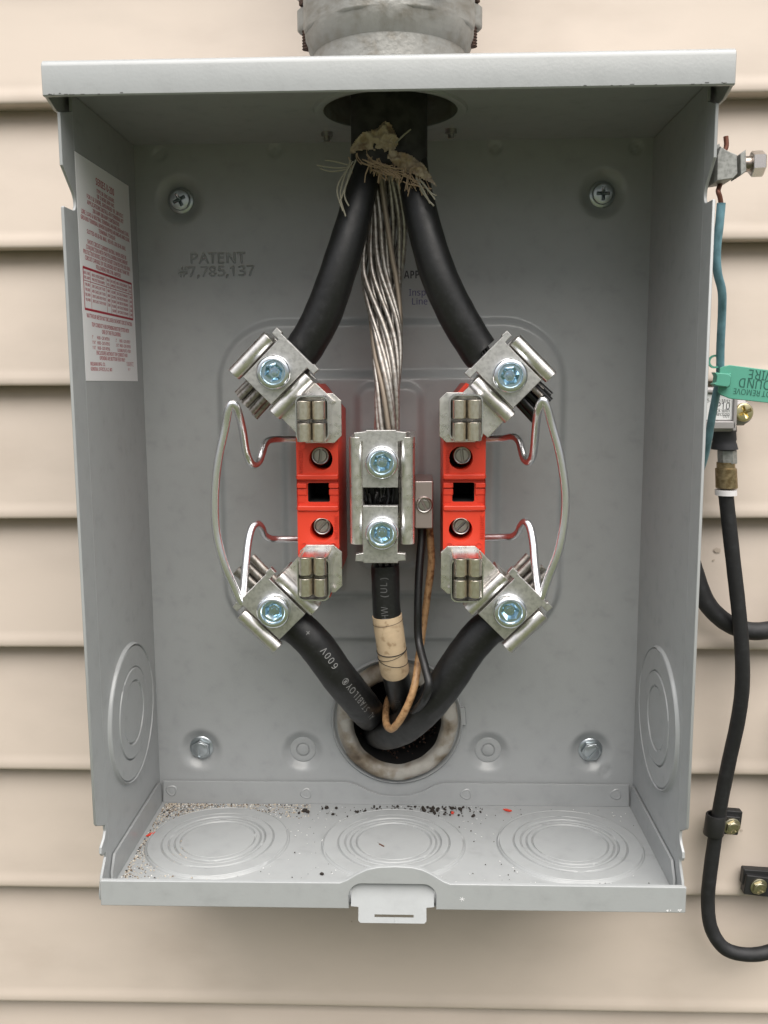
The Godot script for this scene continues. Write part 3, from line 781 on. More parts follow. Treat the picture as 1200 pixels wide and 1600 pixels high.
	# spot welds on the rear flange
	for q in [V(-132.6, 7.6, 2.3), V(-52.3, 6.4, 2.3), V(42.3, 6.9, 2.3), V(129.9, 7.7, 2.3)]:
		b = mb(Transform3D(Basis.IDENTITY, q))
		b.lathe([Vector2(3.4, 0.05), Vector2(2.8, 0.5), Vector2(2.0, 0.1), Vector2(1.2, 0.4), Vector2(0, 0.22)], 18, func(a): return 1.0 + 0.1 * sin(3 * a + q.x))
		part("spot_weld", b, M.enclosure_paint, pan)
	# mounting screws in the dished seats
	var look = [["cross", -116.0, 347.3, 0.25], ["cross", 114.0, 347.7, -0.2], ["slot", -115.0, 32.3, 0.55], ["slot", 115.5, 32.7, 0.0]]
	for q in look:
		var at = V(q[1], q[2], -4.0)
		b = mb(turned(at, Vector3.BACK, q[3]))
		b.lathe([Vector2(6.8, 0), Vector2(7.0, 0.9), Vector2(6.6, 1.3), Vector2(5.0, 1.4)], 36)
		var w = part("mounting_screw", b, M.old_zinc, t)
		b = mb(turned(at + V(0, 0, 1.2), Vector3(0, -0.06, 1), q[3]))
		if q[0] == "cross":
			b.socket(5.6, 3.4, cross_hole(0.95, 3.7, 0.2), 0.9, 0.5, 3.0)
		else:
			# hex head with a slot
			var hx_ = []
			for k in 6: hx_.append(Vector2(6.0 * cos(PI / 3 * k), 6.0 * sin(PI / 3 * k)))
			b.extr(hx_, 0.0, 3.2, 0.5)
			b.socket(4.7, 3.6, slot(0.8, 0.9), 2.2, 0.3)
		part("screw_head", b, M.old_zinc, w)
	# small round blanks either side of the conduit, punched crisply
	for q in [[-54.2, 31.5], [55.4, 32.0]]:
		b = mb(Transform3D(Basis.IDENTITY, V(q[0], q[1], -4.25)))
		b.lathe([Vector2(7.9, -0.6), Vector2(7.7, 1.0), Vector2(7.3, 1.25), Vector2(4.5, 1.3), Vector2(4.2, 1.2), Vector2(4.0, 0.5), Vector2(3.6, 0.5), Vector2(3.4, 1.2), Vector2(3.1, 1.4), Vector2(0, 1.45)], 44)
		part("blank", b, M.enclosure_paint, t)
	make_sticker(t)

func make_sticker(t):
	var b = mb(Transform3D(Basis(Vector3.FORWARD, Vector3.UP, Vector3.RIGHT), V(-139.98, 250, 92)))
	# local x from the front edge inwards (0..80), local y 0..101
	b.extr([Vector2(0, -1), Vector2(81, -1.0), Vector2(79, 102), Vector2(0, 101)], 0.0, 0.12, 0.03)
	var st = part("paper_label", b, M.sticker_white, t, "white paper label with red print on the left inner wall")
	b = mb(Transform3D(Basis(Vector3.FORWARD, Vector3.UP, Vector3.RIGHT), V(-139.83, 250, 92)))
	var rows = [["SERIES U-200", 3.1, 93.6, 700, 26], ["TYPE 3R ENCLOSURE", 1.7, 89.3, 400, 25], ["1Ø 3 WIRE 600 VAC", 1.7, 86.8, 400, 25], ["FOR 1 & 3 WIRE, GROUNDED 1Ø, 240 VOLT", 1.8, 84.2, 400, 52], ["APPLICATIONS INSTALL 4TH TERMINAL KIT", 1.8, 81.5, 400, 52],
		["200 AMP-200 AMP CONTINUOUS", 1.8, 78.8, 400, 38], ["LINE, LOAD & NEUTRAL TERMINALS #6 AWG-350 kcmil CU/AL", 1.8, 76.1, 400, 68], ["GROUND TERMINAL (WHEN EQUIPPED) #8 AWG-#2 AWG CU/AL", 1.8, 73.4, 400, 70], ["TERMINAL TORQUE:", 1.7, 70.7, 400, 24], ["SLOTTED-50 LB-IN. MAX.  HEX HD.-250 LB-IN. MAX.", 1.8, 68.0, 400, 56],
		["SHORT CIRCUIT CURRENT RATING. WHEN USED IN", 1.8, 63.4, 400, 56], ["CONJUNCTION WITH THE FOLLOWING OVERCURRENT", 1.8, 60.8, 400, 60], ["PROTECTIVE DEVICE, METER SOCKET IS RATED FOR USE ON A", 1.8, 58.2, 400, 68], ["CIRCUIT CAPABLE OF DELIVERING NOT MORE THAN THE", 1.8, 55.6, 400, 64], ["FOLLOWING RMS SYM. AMPERES", 1.8, 53.0, 400, 36],
		["WATTHOUR METER NOT INCLUDED IN SHORT CIRCUIT RATING", 1.8, 29.2, 400, 67], ["TOP CONDUIT HUB OPENING MUST BE FITTED WITH", 1.8, 25.4, 700, 55], ["ONE OF THE FOLLOWING:", 1.8, 22.7, 700, 28],
		["ENCLOSURES WITHOUT TOP CONDUIT HUB", 1.7, 12.4, 400, 46], ["OPENING ARE BOTTOM FEED ONLY", 1.7, 10.0, 400, 38]]
	for r in rows: b.letters(r[0], r[1] * 1.1, Transform3D(Basis.IDENTITY, V(40, r[2], 0)), 0.0, 1.0, 0, "Droid Sans", 700, r[4] * 1.04)
	var k = 0
	for r in [["1\"", "HUB - CAT #7514", "2\"", "HUB - CAT #7517"], ["1 1/4\"", "HUB - CAT #7515", "2 1/2\"", "HUB - CAT #7518"], ["1 1/2\"", "HUB - CAT #7516", "", "CLOSING PLATE  #7551"]]:
		var y = 19.6 - 2.45 * k
		b.letters(r[0], 1.6, Transform3D(Basis.IDENTITY, V(11, y, 0)), 0.0, 0.75, -1, "Droid Sans", 700)
		b.letters(r[1], 1.6, Transform3D(Basis.IDENTITY, V(18, y, 0)), 0.0, 1.0, -1, "Droid Sans", 700, 18)
		if r[2]: b.letters(r[2], 1.6, Transform3D(Basis.IDENTITY, V(46, y, 0)), 0.0, 0.75, -1, "Droid Sans", 700)
		b.letters(r[3], 1.6, Transform3D(Basis.IDENTITY, V(70, y, 0)), 0.0, 1.0, 1, "Droid Sans", 700, 18 if r[2] else 22)
		k += 1
	b.letters("MILBANK MFG. CO.", 1.7, Transform3D(Basis.IDENTITY, V(7, 7.0, 0)), 0.0, 1.0, -1, "Droid Sans", 700, 21)
	b.letters("GENERAL OFFICES, K.C. MO", 1.7, Transform3D(Basis.IDENTITY, V(7, 4.6, 0)), 0.0, 1.0, -1, "Droid Sans", 700, 31)
	b.letters("100097Z", 2.2, Transform3D(Basis.IDENTITY, V(74, 8.0, 0)), 0.0, 1.0, 1, "Droid Sans", 400, 12)
	b.letters("REV  1", 1.5, Transform3D(Basis.IDENTITY, V(68, 5.2, 0)), 0.0, 0.7, 1, "Droid Sans", 400)
	# table
	for q in [[40, 50.8, 74, 1.1], [40, 32.0, 74, 1.1], [40, 45.0, 74, 0.3]]: b.rbox(V(q[0], q[1], 0), V(q[2], q[3], 0.02), 0.005)
	for x in [3.2, 12.5, 35.0, 41.5, 49.5, 71.0, 76.8]: b.rbox(V(x, 41.4, 0), V(0.8 if x < 4 or x > 76 else 0.3, 18.6, 0.02), 0.005)
	var heads = [[7.9, "MAX. RMS", "SYM. AMPS", 8], [23.7, "MAX. OVERCURRENT", "PROTECTION AMPS", 18], [38.2, "MAX", "VOL", 4], [45.5, "MAX. RMS", "AMPERES", 6.5], [60.0, "MAX. OVERCURRENT", "PROTECTION AMPS", 18], [74.0, "MAX", "VOL", 4]]
	for h in heads:
		b.letters(h[1], 1.35, Transform3D(Basis.IDENTITY, V(h[0], 48.6, 0)), 0, 1, 0, "Droid Sans", 700, h[3])
		b.letters(h[2], 1.35, Transform3D(Basis.IDENTITY, V(h[0], 46.5, 0)), 0, 1, 0, "Droid Sans", 700, h[3])
	var cells = [["100,000", "200 CLASS J OR T FUSE", "600", "42,000", "200 CIRCUIT BREAKER", "240"], ["100,000", "400 CLASS J OR T FUSE", "600", "22,000", "150 CIRCUIT BREAKER", "240"], ["50,000", "200 CLASS RK5 FUSE", "600", "10,000", "400 CIRCUIT BREAKER", "240"], ["10,000", "200 CLASS T DUTY FUSE", "250", "10,000", "ANY CIRCUIT BREAKER", "240"], ["", "", "", "14,000", "ANY CIRCUIT BREAKER", "240"]]
	for i in cells.size():
		for j in 6:
			if cells[i][j] == "": continue
			b.letters(cells[i][j], 1.35, Transform3D(Basis.IDENTITY, V(heads[j][0], 43.4 - 2.3 * i, 0)), 0, 1, 0, "Droid Sans", 700, [6.5, 19, 3.5, 6, 18, 3.5][j])
	part("label_print", b, M.red_ink, st)

# ---------------------------------------------------------------- cables
func text_along(b: MB, s: String, path: Array, start: float, high: float, rad: float, roll := 0.0, step_scale := 1.0):
	# letters one by one on the tube's front, reading from path[0] on
	var len_ = [0.0]
	for i in path.size() - 1: len_.append(len_[-1] + path[i].distance_to(path[i + 1]))
	var pos = start
	for ch in s:
		var w = high * (0.36 if ch in "I1' " else (0.9 if ch in "MW®" else 0.68)) * step_scale
		var at = pos + w / 2
		pos += w + high * 0.16
		if ch == " ": continue
		var i = 0
		while i < path.size() - 2 and len_[i + 1] < at: i += 1
		var k = (at - len_[i]) / max(len_[i + 1] - len_[i], 0.001)
		var p = path[i].lerp(path[i + 1], k)
		var x = (path[i + 1] - path[i]).normalized()
		var z = (Vector3.BACK - x * x.z).normalized().rotated(x, roll)
		b.letters(ch, high, Transform3D(Basis(x, z.cross(x), z), p + z * (rad + 0.06)), 0.0, 0.9, 0, "Droid Sans", 400)

func along_at(path: Array, y: float) -> float:
	var l = 0.0
	for i in path.size() - 1:
		if path[i + 1].y >= y: break
		l += path[i].distance_to(path[i + 1])
	return l

func strand_ends(from: Vector3, dir: Vector3, count: int, spread: float, length: float, rad: float, parent, m: Material):
	# cut strand ends poking out of a lug
	var d = dir.normalized(); var side = d.cross(Vector3.BACK).normalized()
	for i in count:
		var row = i % 2
		var off = side * ((i - (count - 1) / 2.0) * spread) + Vector3.BACK * (row * 3.4 - 2.0 + rng.randf_range(-0.6, 0.6))
		var l = length * rng.randf_range(0.8, 1.1)
		var p = [from - d * 14 + off, from + off, from + off * 1.05 + d * l + Vector3.BACK * rng.randf_range(-1, 1)]
		var b = mb(); b.tube(p, rad, 10)
		part("strand", b, m, parent)

func make_cables():
	# two insulated line conductors coming down out of the service cable
	var r = 9.21
	var pl = spline([V(-9.1, 394.8, 46), V(-9.9, 370.5, 48), V(-11.7, 350.1, 52), V(-15.9, 329.5, 58), V(-23, 305, 62), V(-32.1, 280.8, 62), V(-40.9, 265.6, 61), V(-47.5, 257.9, 60)], 10)
	var t = thing("power_cable", "thick black cable curving down to the upper left lug", "power cable", pl[-1], "insulated conductors in the meter box")
	var b = mb(); b.tube(pl, func(k): return r * lerpf(0.82, 1.0, smooth01(0.25, 0.75, k)), 28, true, 0.014, 1.0)
	part("insulation", b, M.black_insulation, t)
	strand_ends(V(-65, 243.3, 60), V(-1, -1, 0), 7, 2.2, 10.5, 2.0, t, M.strand)
	pl = spline([V(10.2, 394.5, 46), V(10.4, 370.2, 48), V(11.7, 349.8, 52), V(15.3, 329.2, 58), V(23, 301.5, 62), V(32.7, 280.3, 62), V(43.1, 263.4, 61), V(45, 261.6, 61)], 10)
	t = thing("power_cable", "thick black cable curving down to the upper right lug", "power cable", pl[-1], "insulated conductors in the meter box")
	b = mb(); b.tube(pl, func(k): return r * lerpf(0.82, 1.0, smooth01(0.25, 0.75, k)), 28, true, 0.014, 3.0)
	part("insulation", b, M.black_insulation, t)
	b = mb()
	for i in 7: b.tube([V(40.7, 262.6, 60) + V(-6 + 2 * i, 2, 4 + sin(i)), V(45.1, 257, 60) + V(-6 + 2 * i, 0, 4)], 1.4, 8)
	part("dark_strands", b, M.black_strand, t)
	strand_ends(V(68.4, 241.6, 60), V(1, -1, 0), 7, 2.2, 10.5, 2.0, t, M.black_strand)
	strand_ends(V(70, 246.2, 62), V(1, -1, 0), 2, 2.6, 7.0, 1.6, t, M.strand)
	# load conductors going into the lower conduit
	pl = spline([V(-56, 125.9, 60), V(-48.8, 123.9, 60), V(-38.1, 113.1, 60), V(-27.7, 96.2, 56), V(-19.3, 80.3, 44), V(-14.4, 64.4, 22), V(-13.7, 43.5, -24)], 10)
	t = thing("power_cable", "black cable printed 600V running from the lower left lug into the conduit", "power cable", pl[0], "insulated conductors in the meter box")
	b = mb(); b.tube(pl, func(_k): return r, 28, true, 0.014, 5.0)
	part("insulation", b, M.black_insulation, t)
	b = mb()
	var rev = pl.duplicate(); rev.reverse()
	var tot = 0.0
	for i in rev.size() - 1: tot += rev[i].distance_to(rev[i + 1])
	text_along(b, "AL  STABILOY®   600V    +", rev, tot - 77.0, 3.6, r, 0.42)
	part("cable_print", b, M.print_ink, t)
	strand_ends(V(-69.2, 150.7, 60), V(-1, 1, 0), 6, 2.3, 9.0, 1.9, t, M.strand)
	pl = spline([V(56, 126.2, 60), V(48.2, 121.8, 60), V(38.5, 110, 60), V(26.8, 90.9, 58), V(15.3, 74.1, 50), V(4.8, 58.6, 32), V(-5.6, 46.2, 8), V(-11.4, 35.3, -24)], 10)
	t = thing("power_cable", "black cable without print running from the lower right lug into the conduit", "power cable", pl[0], "insulated conductors in the meter box")
	b = mb(); b.tube(pl, func(_k): return r, 28, true, 0.014, 7.0)
	part("insulation", b, M.black_insulation, t)
	strand_ends(V(68.6, 150.2, 60), V(1, 1, 0), 6, 2.3, 9.0, 1.9, t, M.strand)
	# lower neutral with a band of masking tape
	var rn = 7.17
	pl = spline([V(-3.2, 160.7, 60), V(-2.6, 153.4, 60), V(-2.1, 133.4, 60), V(-0.2, 116.1, 58), V(1.9, 97.8, 52), V(4.9, 77.6, 36), V(7.7, 55.6, 4), V(9, 40.3, -24)], 10)
	t = thing("power_cable", "black neutral cable with a beige tape band below the centre lug", "power cable", pl[0], "insulated conductors in the meter box")
	var cut = pl.slice(8)
	b = mb(); b.tube(cut, func(_k): return rn, 26, true, 0.014, 2.0)
	part("insulation", b, M.black_insulation, t)
	var tape = []
	for p in pl:
		if p.y <= V(-1.4, 130.8, 60).y and p.y >= V(1.5, 97.5, 52).y - 1.0: tape.append(p)
	b = mb(); b.tube(tape, rn + 0.45, 30, true, 0.004, 1.0)
	var tp = part("tape_band", b, M.masking_tape, t, "beige masking tape wrapped round the cable")
	b = mb()
	for q in [[0.62, 0.0, 0.28], [0.80, -0.35, 0.16], [0.15, 0.1, 0.1], [0.72, 0.3, 0.14]]:
		var ci = int(q[0] * (tape.size() - 1)); var cp = tape[ci]; var ax = (tape[min(ci + 1, tape.size() - 1)] - tape[max(ci - 1, 0)]).normalized()
		var sd = ax.cross(Vector3.BACK).normalized(); var fr = sd.cross(ax)
		var pts = []
		for k in 21:
			var a = lerp(-0.1, PI + 0.1, k / 20.0)
			if fr.z < 0: a = -a
			pts.append(cp + (sd * cos(a) + fr * sin(a)) * (rn + 0.5) + ax * (q[1] * 6.0 * cos(a)))
		b.tube(pts, q[2], 6)
	part("tape_edge", b, M.cavity, tp)
	b = mb()
	rev = pl.duplicate(); rev.reverse()
	text_along(b, "STABILO", rev, along_at(rev, V(4.9, 75.4, 36).y), 3.3, rn, -0.25)
	part("cable_print", b, M.faint_ink, t)
	b = mb()
	text_along(b, "HW  (UL)", rev, along_at(rev, V(-1.7, 131.4, 60).y), 3.5, rn, -0.1)
	part("cable_print", b, M.faint_ink, t)
	strand_ends(V(-2.6, 155.4, 60), V(0, -1, 0), 8, 1.6, 4.0, 1.2, t, M.dirty_strand)
	# small black and tan control wires beside the neutral
	pl = spline([V(16, 174.9, 46), V(16, 167.5, 46), V(14.7, 151.4, 50), V(14, 132, 54), V(14.3, 115.5, 56), V(17.5, 104.3, 66), V(19.3, 96.3, 72), V(16.1, 86.1, 68), V(9.5, 73.4, 50), V(2.8, 57.7, 20), V(-1, 40.9, -18)], 10)
	b = mb(); b.tube(pl, 2.13, 16)
	single("control_wire", b, M.black_insulation, "thin black wire from the small slotted lug down to the conduit", "wire", pl[0])
	pl = spline([V(19.7, 174.6, 44), V(20.4, 167.2, 44), V(21, 153.6, 44), V(19, 136.4, 44), V(16.7, 119.7, 46), V(14.3, 104.1, 52), V(11.9, 91.2, 60), V(6.9, 78.1, 60), V(0.8, 67.1, 54), V(-2.9, 65.3, 44), V(-3.7, 67.4, 30), V(-3.3, 65.8, 8), V(-3.2, 60.1, -14)], 10)
	b = mb(); b.tube(pl, 1.95, 16, true, 0.03, 1.0)
	single("control_wire", b, M.tan_insulation, "thin tan wire looping round in front of the conduit mouth", "wire", pl[0])

func make_bare_neutral():
	# bare stranded neutral: fans out under the jacket, gathers into the centre lug
	var t = thing("bare_neutral", "bare twisted aluminum strands running down to the centre lug", "bare conductor", V(-1.2, 218.4, 62))
	var ctr = [V(-1.5, 349.5, 50), V(-1.7, 328.4, 46), V(-4.2, 300.8, 44), V(-1.5, 271.9, 52), V(-0.8, 246.7, 60), V(-1.5, 218.4, 62)]
	var wid = [9.77, 10.42, 11.08, 8.11, 6.06, 5.42]
	var dep = [5.0, 5.5, 6.0, 5.5, 5.5, 5.5]
	var cs = spline(ctr, 8)
	var m = cs.size()
	for i in 19:
		var inner = i >= 13
		var a0 = TAU * (i if not inner else i - 13) / (13.0 if not inner else 6.0) + rng.randf_range(-0.15, 0.15)
		var f0 = (0.88 if not inner else 0.45) * rng.randf_range(0.9, 1.08)
		var ph = rng.randf() * 6.0
		var path = []
		for k in m:
			var u = float(k) / (m - 1) * 5.0
			var j = min(int(u), 4); var fr = u - j
			var w = lerp(wid[j], wid[j + 1], fr); var d = lerp(dep[j], dep[j + 1], fr)
			var a = a0 - 4.2 * pow(u / 5.0, 1.3) + 0.07 * sin(u * 2.1 + ph)
			var wob = 1.0 + 0.09 * sin(u * 1.5 + ph) * (1.0 - u / 6.0)
			path.append(cs[k] + V(cos(a) * w * f0 * wob, 0, sin(a) * d * f0 * 1.05))
		var b = mb(); b.tube(path, 1.32 + 0.12 * sin(ph * 3.0), 9)
		part("strand", b, M.strand if i != 4 and i != 11 else M.rusty_strand, t)

func torn(b: MB, poly: Array, z: Callable, cell := 0.55):
	var lo = poly[0]; var hi = poly[0]
	for q in poly: lo = lo.min(q); hi = hi.max(q)
	var pk = PackedVector2Array(poly)
	var nx = int((hi.x - lo.x) / cell); var ny = int((hi.y - lo.y) / cell)
	b.field(nx, ny, func(u, w):
		var x = lerp(lo.x, hi.x, u); var y = lerp(lo.y, hi.y, w)
		return V(x, y, z.call(x, y)), Vector3.BACK, func(p): return not Geometry2D.is_point_in_polygon(Vector2(p.x, p.y), pk))

func make_service_jacket():
	var t = thing("service_cable_jacket", "weathered grey cable jacket with torn tape hanging below the hood", "cable jacket", V(-0.6, 339.9, 50))
	var b = mb(Transform3D(Basis(Vector3.RIGHT, Vector3.FORWARD, Vector3.UP), Vector3.ZERO))
	# flattened oval sleeve, open below
	var x0 = V(-18.4, 360.7, 52).x; var x1 = V(18.8, 360.1, 52).x
	var rr = 11.5; var cz = 50.0
	var top = 404.0; var bot = V(-0.5, 350.9, 52).y
	var o = []
	o.append_array(arc2(x1 - rr, -cz, rr, -90, 90, 12)); o.append_array(arc2(x0 + rr, -cz, rr, 90, 270, 12))
	b.extr(o, bot, top, 0.5)
	part("sleeve", b, M.weathered_jacket, t)
	var ns := FastNoiseLite.new(); ns.seed = 5; ns.frequency = 0.09
	b = mb()
	torn(b, [Vector2(-18.1, 357.7), Vector2(-13.5, 362.8), Vector2(-6.5, 365.9), Vector2(-1.9, 369), Vector2(1.7, 367.8), Vector2(3.5, 363.7), Vector2(5.3, 360.2), Vector2(2.9, 356.2), Vector2(-2, 355.7), Vector2(-8.1, 356.9), Vector2(-13.5, 355.8), Vector2(-17.8, 355.3)], func(x, y): return 64.0 + 5.5 * ns.get_noise_2d(x * 1.1, y * 1.2) + 0.04 * (350 - y))
	part("torn_tape", b, M.torn_tape, t)
	b = mb()
	torn(b, [Vector2(0.5, 356.2), Vector2(5.6, 355), Vector2(11.7, 353.2), Vector2(16.2, 349.6), Vector2(19.9, 345.5), Vector2(22.9, 339.3), Vector2(18.7, 341.4), Vector2(13.8, 343.8), Vector2(8.9, 345.6), Vector2(4.1, 348.6), Vector2(-0.2, 352.2)], func(x, y): return 64.5 + 5.5 * ns.get_noise_2d(x * 1.1 + 40, y * 1.2))
	part("torn_tape", b, M.torn_tape, t)
	# woven filler, frayed
	b = mb()
	for i in 60:
		var u = rng.randf()
		var p0 = V(-16.3, 354.9, 66).lerp(V(16.8, 341.7, 66), u) + V(rng.randf_range(-3, 3), rng.randf_range(-2, 3), rng.randf_range(-2, 1))
		var dn = V(rng.randf_range(-3, 4), rng.randf_range(-9, -3), rng.randf_range(-3, 1))
		b.tube(spline([p0, p0 + dn * 0.5 + V(rng.randf_range(-1, 1), 0, 0.5), p0 + dn], 4), rng.randf_range(0.16, 0.34), 5)
	for i in 40:
		var u = rng.randf()
		var p0 = V(-15.1, 354.2, 66.5).lerp(V(14.7, 341.1, 66.5), u) + V(0, rng.randf_range(-4, 1), 0)
		b.tube(spline([p0, p0 + V(3.5, -1.6, 0.6), p0 + V(rng.randf_range(4, 9), -3.0 + rng.randf_range(-2, 2), 0)], 4), rng.randf_range(0.15, 0.3), 5)
	part("frayed_weave", b, M.fibre, t)
	b = mb()
	for q in [
		[V(-17.6, 351.5, 66), V(-22.5, 336.6, 68), V(-20.1, 325.3, 69)],
		[V(-16.4, 350.9, 66), V(-23.9, 338.9, 68), V(-21.3, 327.7, 69)],
		[V(-15.2, 351.5, 66), V(-20.6, 337.7, 68), V(-23, 331.2, 69)],
		[V(-17.6, 348, 66), V(-20.6, 336, 68), V(-18.5, 330, 69)],
		[V(13.2, 343, 66), V(16.8, 336.7, 68), V(19.8, 330.7, 69)],
		[V(14.7, 342.4, 66), V(18.6, 337.3, 68), V(22.2, 332.4, 69)],
		[V(13.8, 341.2, 66), V(17.4, 334.4, 68), V(21.6, 329.5, 69)],
		[V(16.2, 341.2, 66), V(19.8, 336.1, 68), V(22.8, 334.1, 69)],
		[V(-17.6, 348, 66), V(-26.1, 348.1, 66), V(-33.7, 349.4, 66)],
		[V(-18.5, 349.2, 66), V(-25.5, 351, 66), V(-29.7, 351.6, 66)],
		[V(-18.5, 347.4, 66), V(-26.7, 346.4, 66), V(-32.2, 347.9, 66)],
		[V(3.6, 358.7, 66), V(7.8, 362.7, 66), V(10.8, 364.9, 66)]]:
		b.tube(spline(q, 6), 0.42, 6, true, 0.2, q[0].x)
	part("loose_fibres", b, M.grey_fibre, t)

# ---------------------------------------------------------------- centre lug, ground lug, bails
func make_neutral_lug():
	var t = thing("neutral_lug", "aluminum neutral lug with two blue screws between the red blocks", "lug", V(-5.1, 185.6, 30))
	var zt = 76.0
	var b = mb(Transform3D(Basis(Vector3.RIGHT, Vector3.BACK, Vector3.DOWN), V(0, 0, 0)))
	var xl = V(-19.2, 195.8, 76).x; var xr = V(12.4, 195.7, 76).x
	var y0 = V(-3.6, 169, 76).y; var y1 = V(-3.2, 221.4, 76).y
	var prof = [Vector2(xl, 22), Vector2(xr, 22), Vector2(xr, zt - 3)]
	prof.append_array(arc2(xr - 3.6, zt - 3.2, 3.6, 5, 150, 10))
	prof.append_array([Vector2(xr - 7, zt - 3), Vector2(xr - 3, zt - 4.5), Vector2(xr - 2.6, 25), Vector2(xl + 2.6, 25), Vector2(xl + 3, zt - 4.5), Vector2(xl + 7, zt - 3)])
	prof.append_array(arc2(xl + 3.6, zt - 3.2, 3.6, 30, 175, 10))
	prof.append(Vector2(xl, zt - 3))
	b.extr(prof, -y1, -y0, 0.3)
	part("channel", b, M.aluminum, t)
	for q in [0, 1]:
		b = mb()
		if q == 0: b.extr([Vector2(-13, 197), Vector2(-12.8, 219.3), Vector2(-16.5, 219.3), Vector2(-16.8, 223.6), Vector2(-11.2, 224.2), Vector2(-10.9, 224.8), Vector2(3.5, 224.8), Vector2(3.8, 224.2), Vector2(8.4, 223.8), Vector2(8.4, 219.8), Vector2(4.4, 219.2), Vector2(4.4, 197)], zt - 4.5, zt, 0.35)
		else: b.extr([Vector2(-12.8, 188.3), Vector2(-13, 164.9), Vector2(-16.4, 164.3), Vector2(-16.8, 160.8), Vector2(-13, 160.5), Vector2(-12.7, 159.8), Vector2(4.2, 159.8), Vector2(4.5, 160.8), Vector2(8, 161.1), Vector2(8, 164.6), Vector2(4.2, 164.9), Vector2(4.3, 188.2)], zt - 4.5, zt, 0.35)
		part("clamp_plate", b, M.brushed_plate, t)
	hex_socket_screw(V(-3.3, 209.4, 76), 8.0, t, 0.26)
	hex_socket_screw(V(-3.5, 175.1, 76), 8.0, t, 0.5)
	b = mb()
	for i in 26:
		var p = V(-4.6, 191.9, 70)
		var x = p.x + rng.randf_range(-7.5, 7.5); var y = p.y + rng.randf_range(-3.5, 3.5)
		b.tube([V(x, y - 3, 64 + rng.randf_range(0, 3)), V(x + rng.randf_range(-1.5, 1.5), y + 3.5, 64 + rng.randf_range(0, 4))], rng.randf_range(0.7, 1.3), 7)
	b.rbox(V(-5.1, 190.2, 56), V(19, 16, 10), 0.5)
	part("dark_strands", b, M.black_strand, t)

func make_ground_lug():
	var t = thing("ground_lug", "small square aluminum lug with a slotted screw right of the neutral lug", "lug", V(17.2, 182.5, 30))
	var b = mb()
	var c = V(17.1, 185.8, 55)
	b.rbox(V(c.x, c.y, 37), V(9.35, 24.49, 36), 0.7)
	part("body", b, M.pink_aluminum, t)
	slotted_screw(V(c.x + 0.1, c.y + 0.2, 57.2), 4.19, 2.05, t, M.dark_screw)

func make_bails():
	var rad = 2.01
	var lw = spline([V(-46.9, 218.5, 40), V(-56.6, 218.7, 42), V(-62, 218.6, 46), V(-64.2, 216.5, 49), V(-65.1, 212.8, 52), V(-66.4, 208.5, 55), V(-68.5, 206.8, 58), V(-70.2, 209, 61), V(-71.4, 214.7, 64), V(-71.4, 224.8, 71), V(-71.7, 231.9, 77), V(-72.5, 236.2, 80), V(-74.4, 237.8, 81), V(-76, 234.8, 81), V(-78, 226.5, 80), V(-81.9, 210.6, 80), V(-84, 193.6, 80), V(-83.9, 176.4, 80), V(-80.6, 160.6, 80), V(-76.3, 148, 78), V(-74.2, 142, 77), V(-73.1, 139.8, 76), V(-72.6, 143.5, 75), V(-71.8, 158, 70), V(-71.3, 168.9, 64), V(-69.9, 175.1, 60), V(-67.8, 176.6, 57), V(-66.2, 173.7, 53), V(-65.7, 169.7, 49), V(-63.5, 167.2, 46), V(-59.6, 166.3, 43), V(-47.8, 165.8, 40)], 6)
	var b = mb(); b.tube(lw, rad, 16)
	single("wire_bail", b, M.bail_wire, "bent steel wire bail arching out left of the left red block", "wire bail", lw[0], "steel wire bails beside the red blocks")
	var rw = spline([V(46.2, 218.2, 40), V(57.2, 218.6, 42), V(62.7, 219.8, 46), V(65.3, 217.6, 49), V(66.3, 213.6, 52), V(67.3, 209.3, 55), V(69.2, 207.7, 58), V(70.7, 210.5, 61), V(70.9, 216.8, 66), V(70.6, 228, 74), V(70.8, 234.3, 79), V(72.5, 238.5, 81), V(74.3, 236.1, 81), V(77, 227.7, 80), V(81.2, 213.1, 80), V(84, 196.3, 80), V(84, 182.5, 80), V(81.6, 166.9, 80), V(77.5, 154, 78), V(75.3, 146.1, 77), V(74.3, 142.7, 76), V(73.1, 145, 75), V(71.7, 157.4, 70), V(71.3, 167.9, 64), V(70.1, 175, 60), V(68.2, 177.5, 57), V(66.4, 174.6, 53), V(65.3, 170.6, 49), V(63, 168.1, 46), V(59, 167.3, 43), V(46.6, 166.5, 40)], 6)
	b = mb(); b.tube(rw, rad, 16)
	single("wire_bail", b, M.bail_wire, "bent steel wire bail arching out right of the right red block", "wire bail", rw[0], "steel wire bails beside the red blocks")

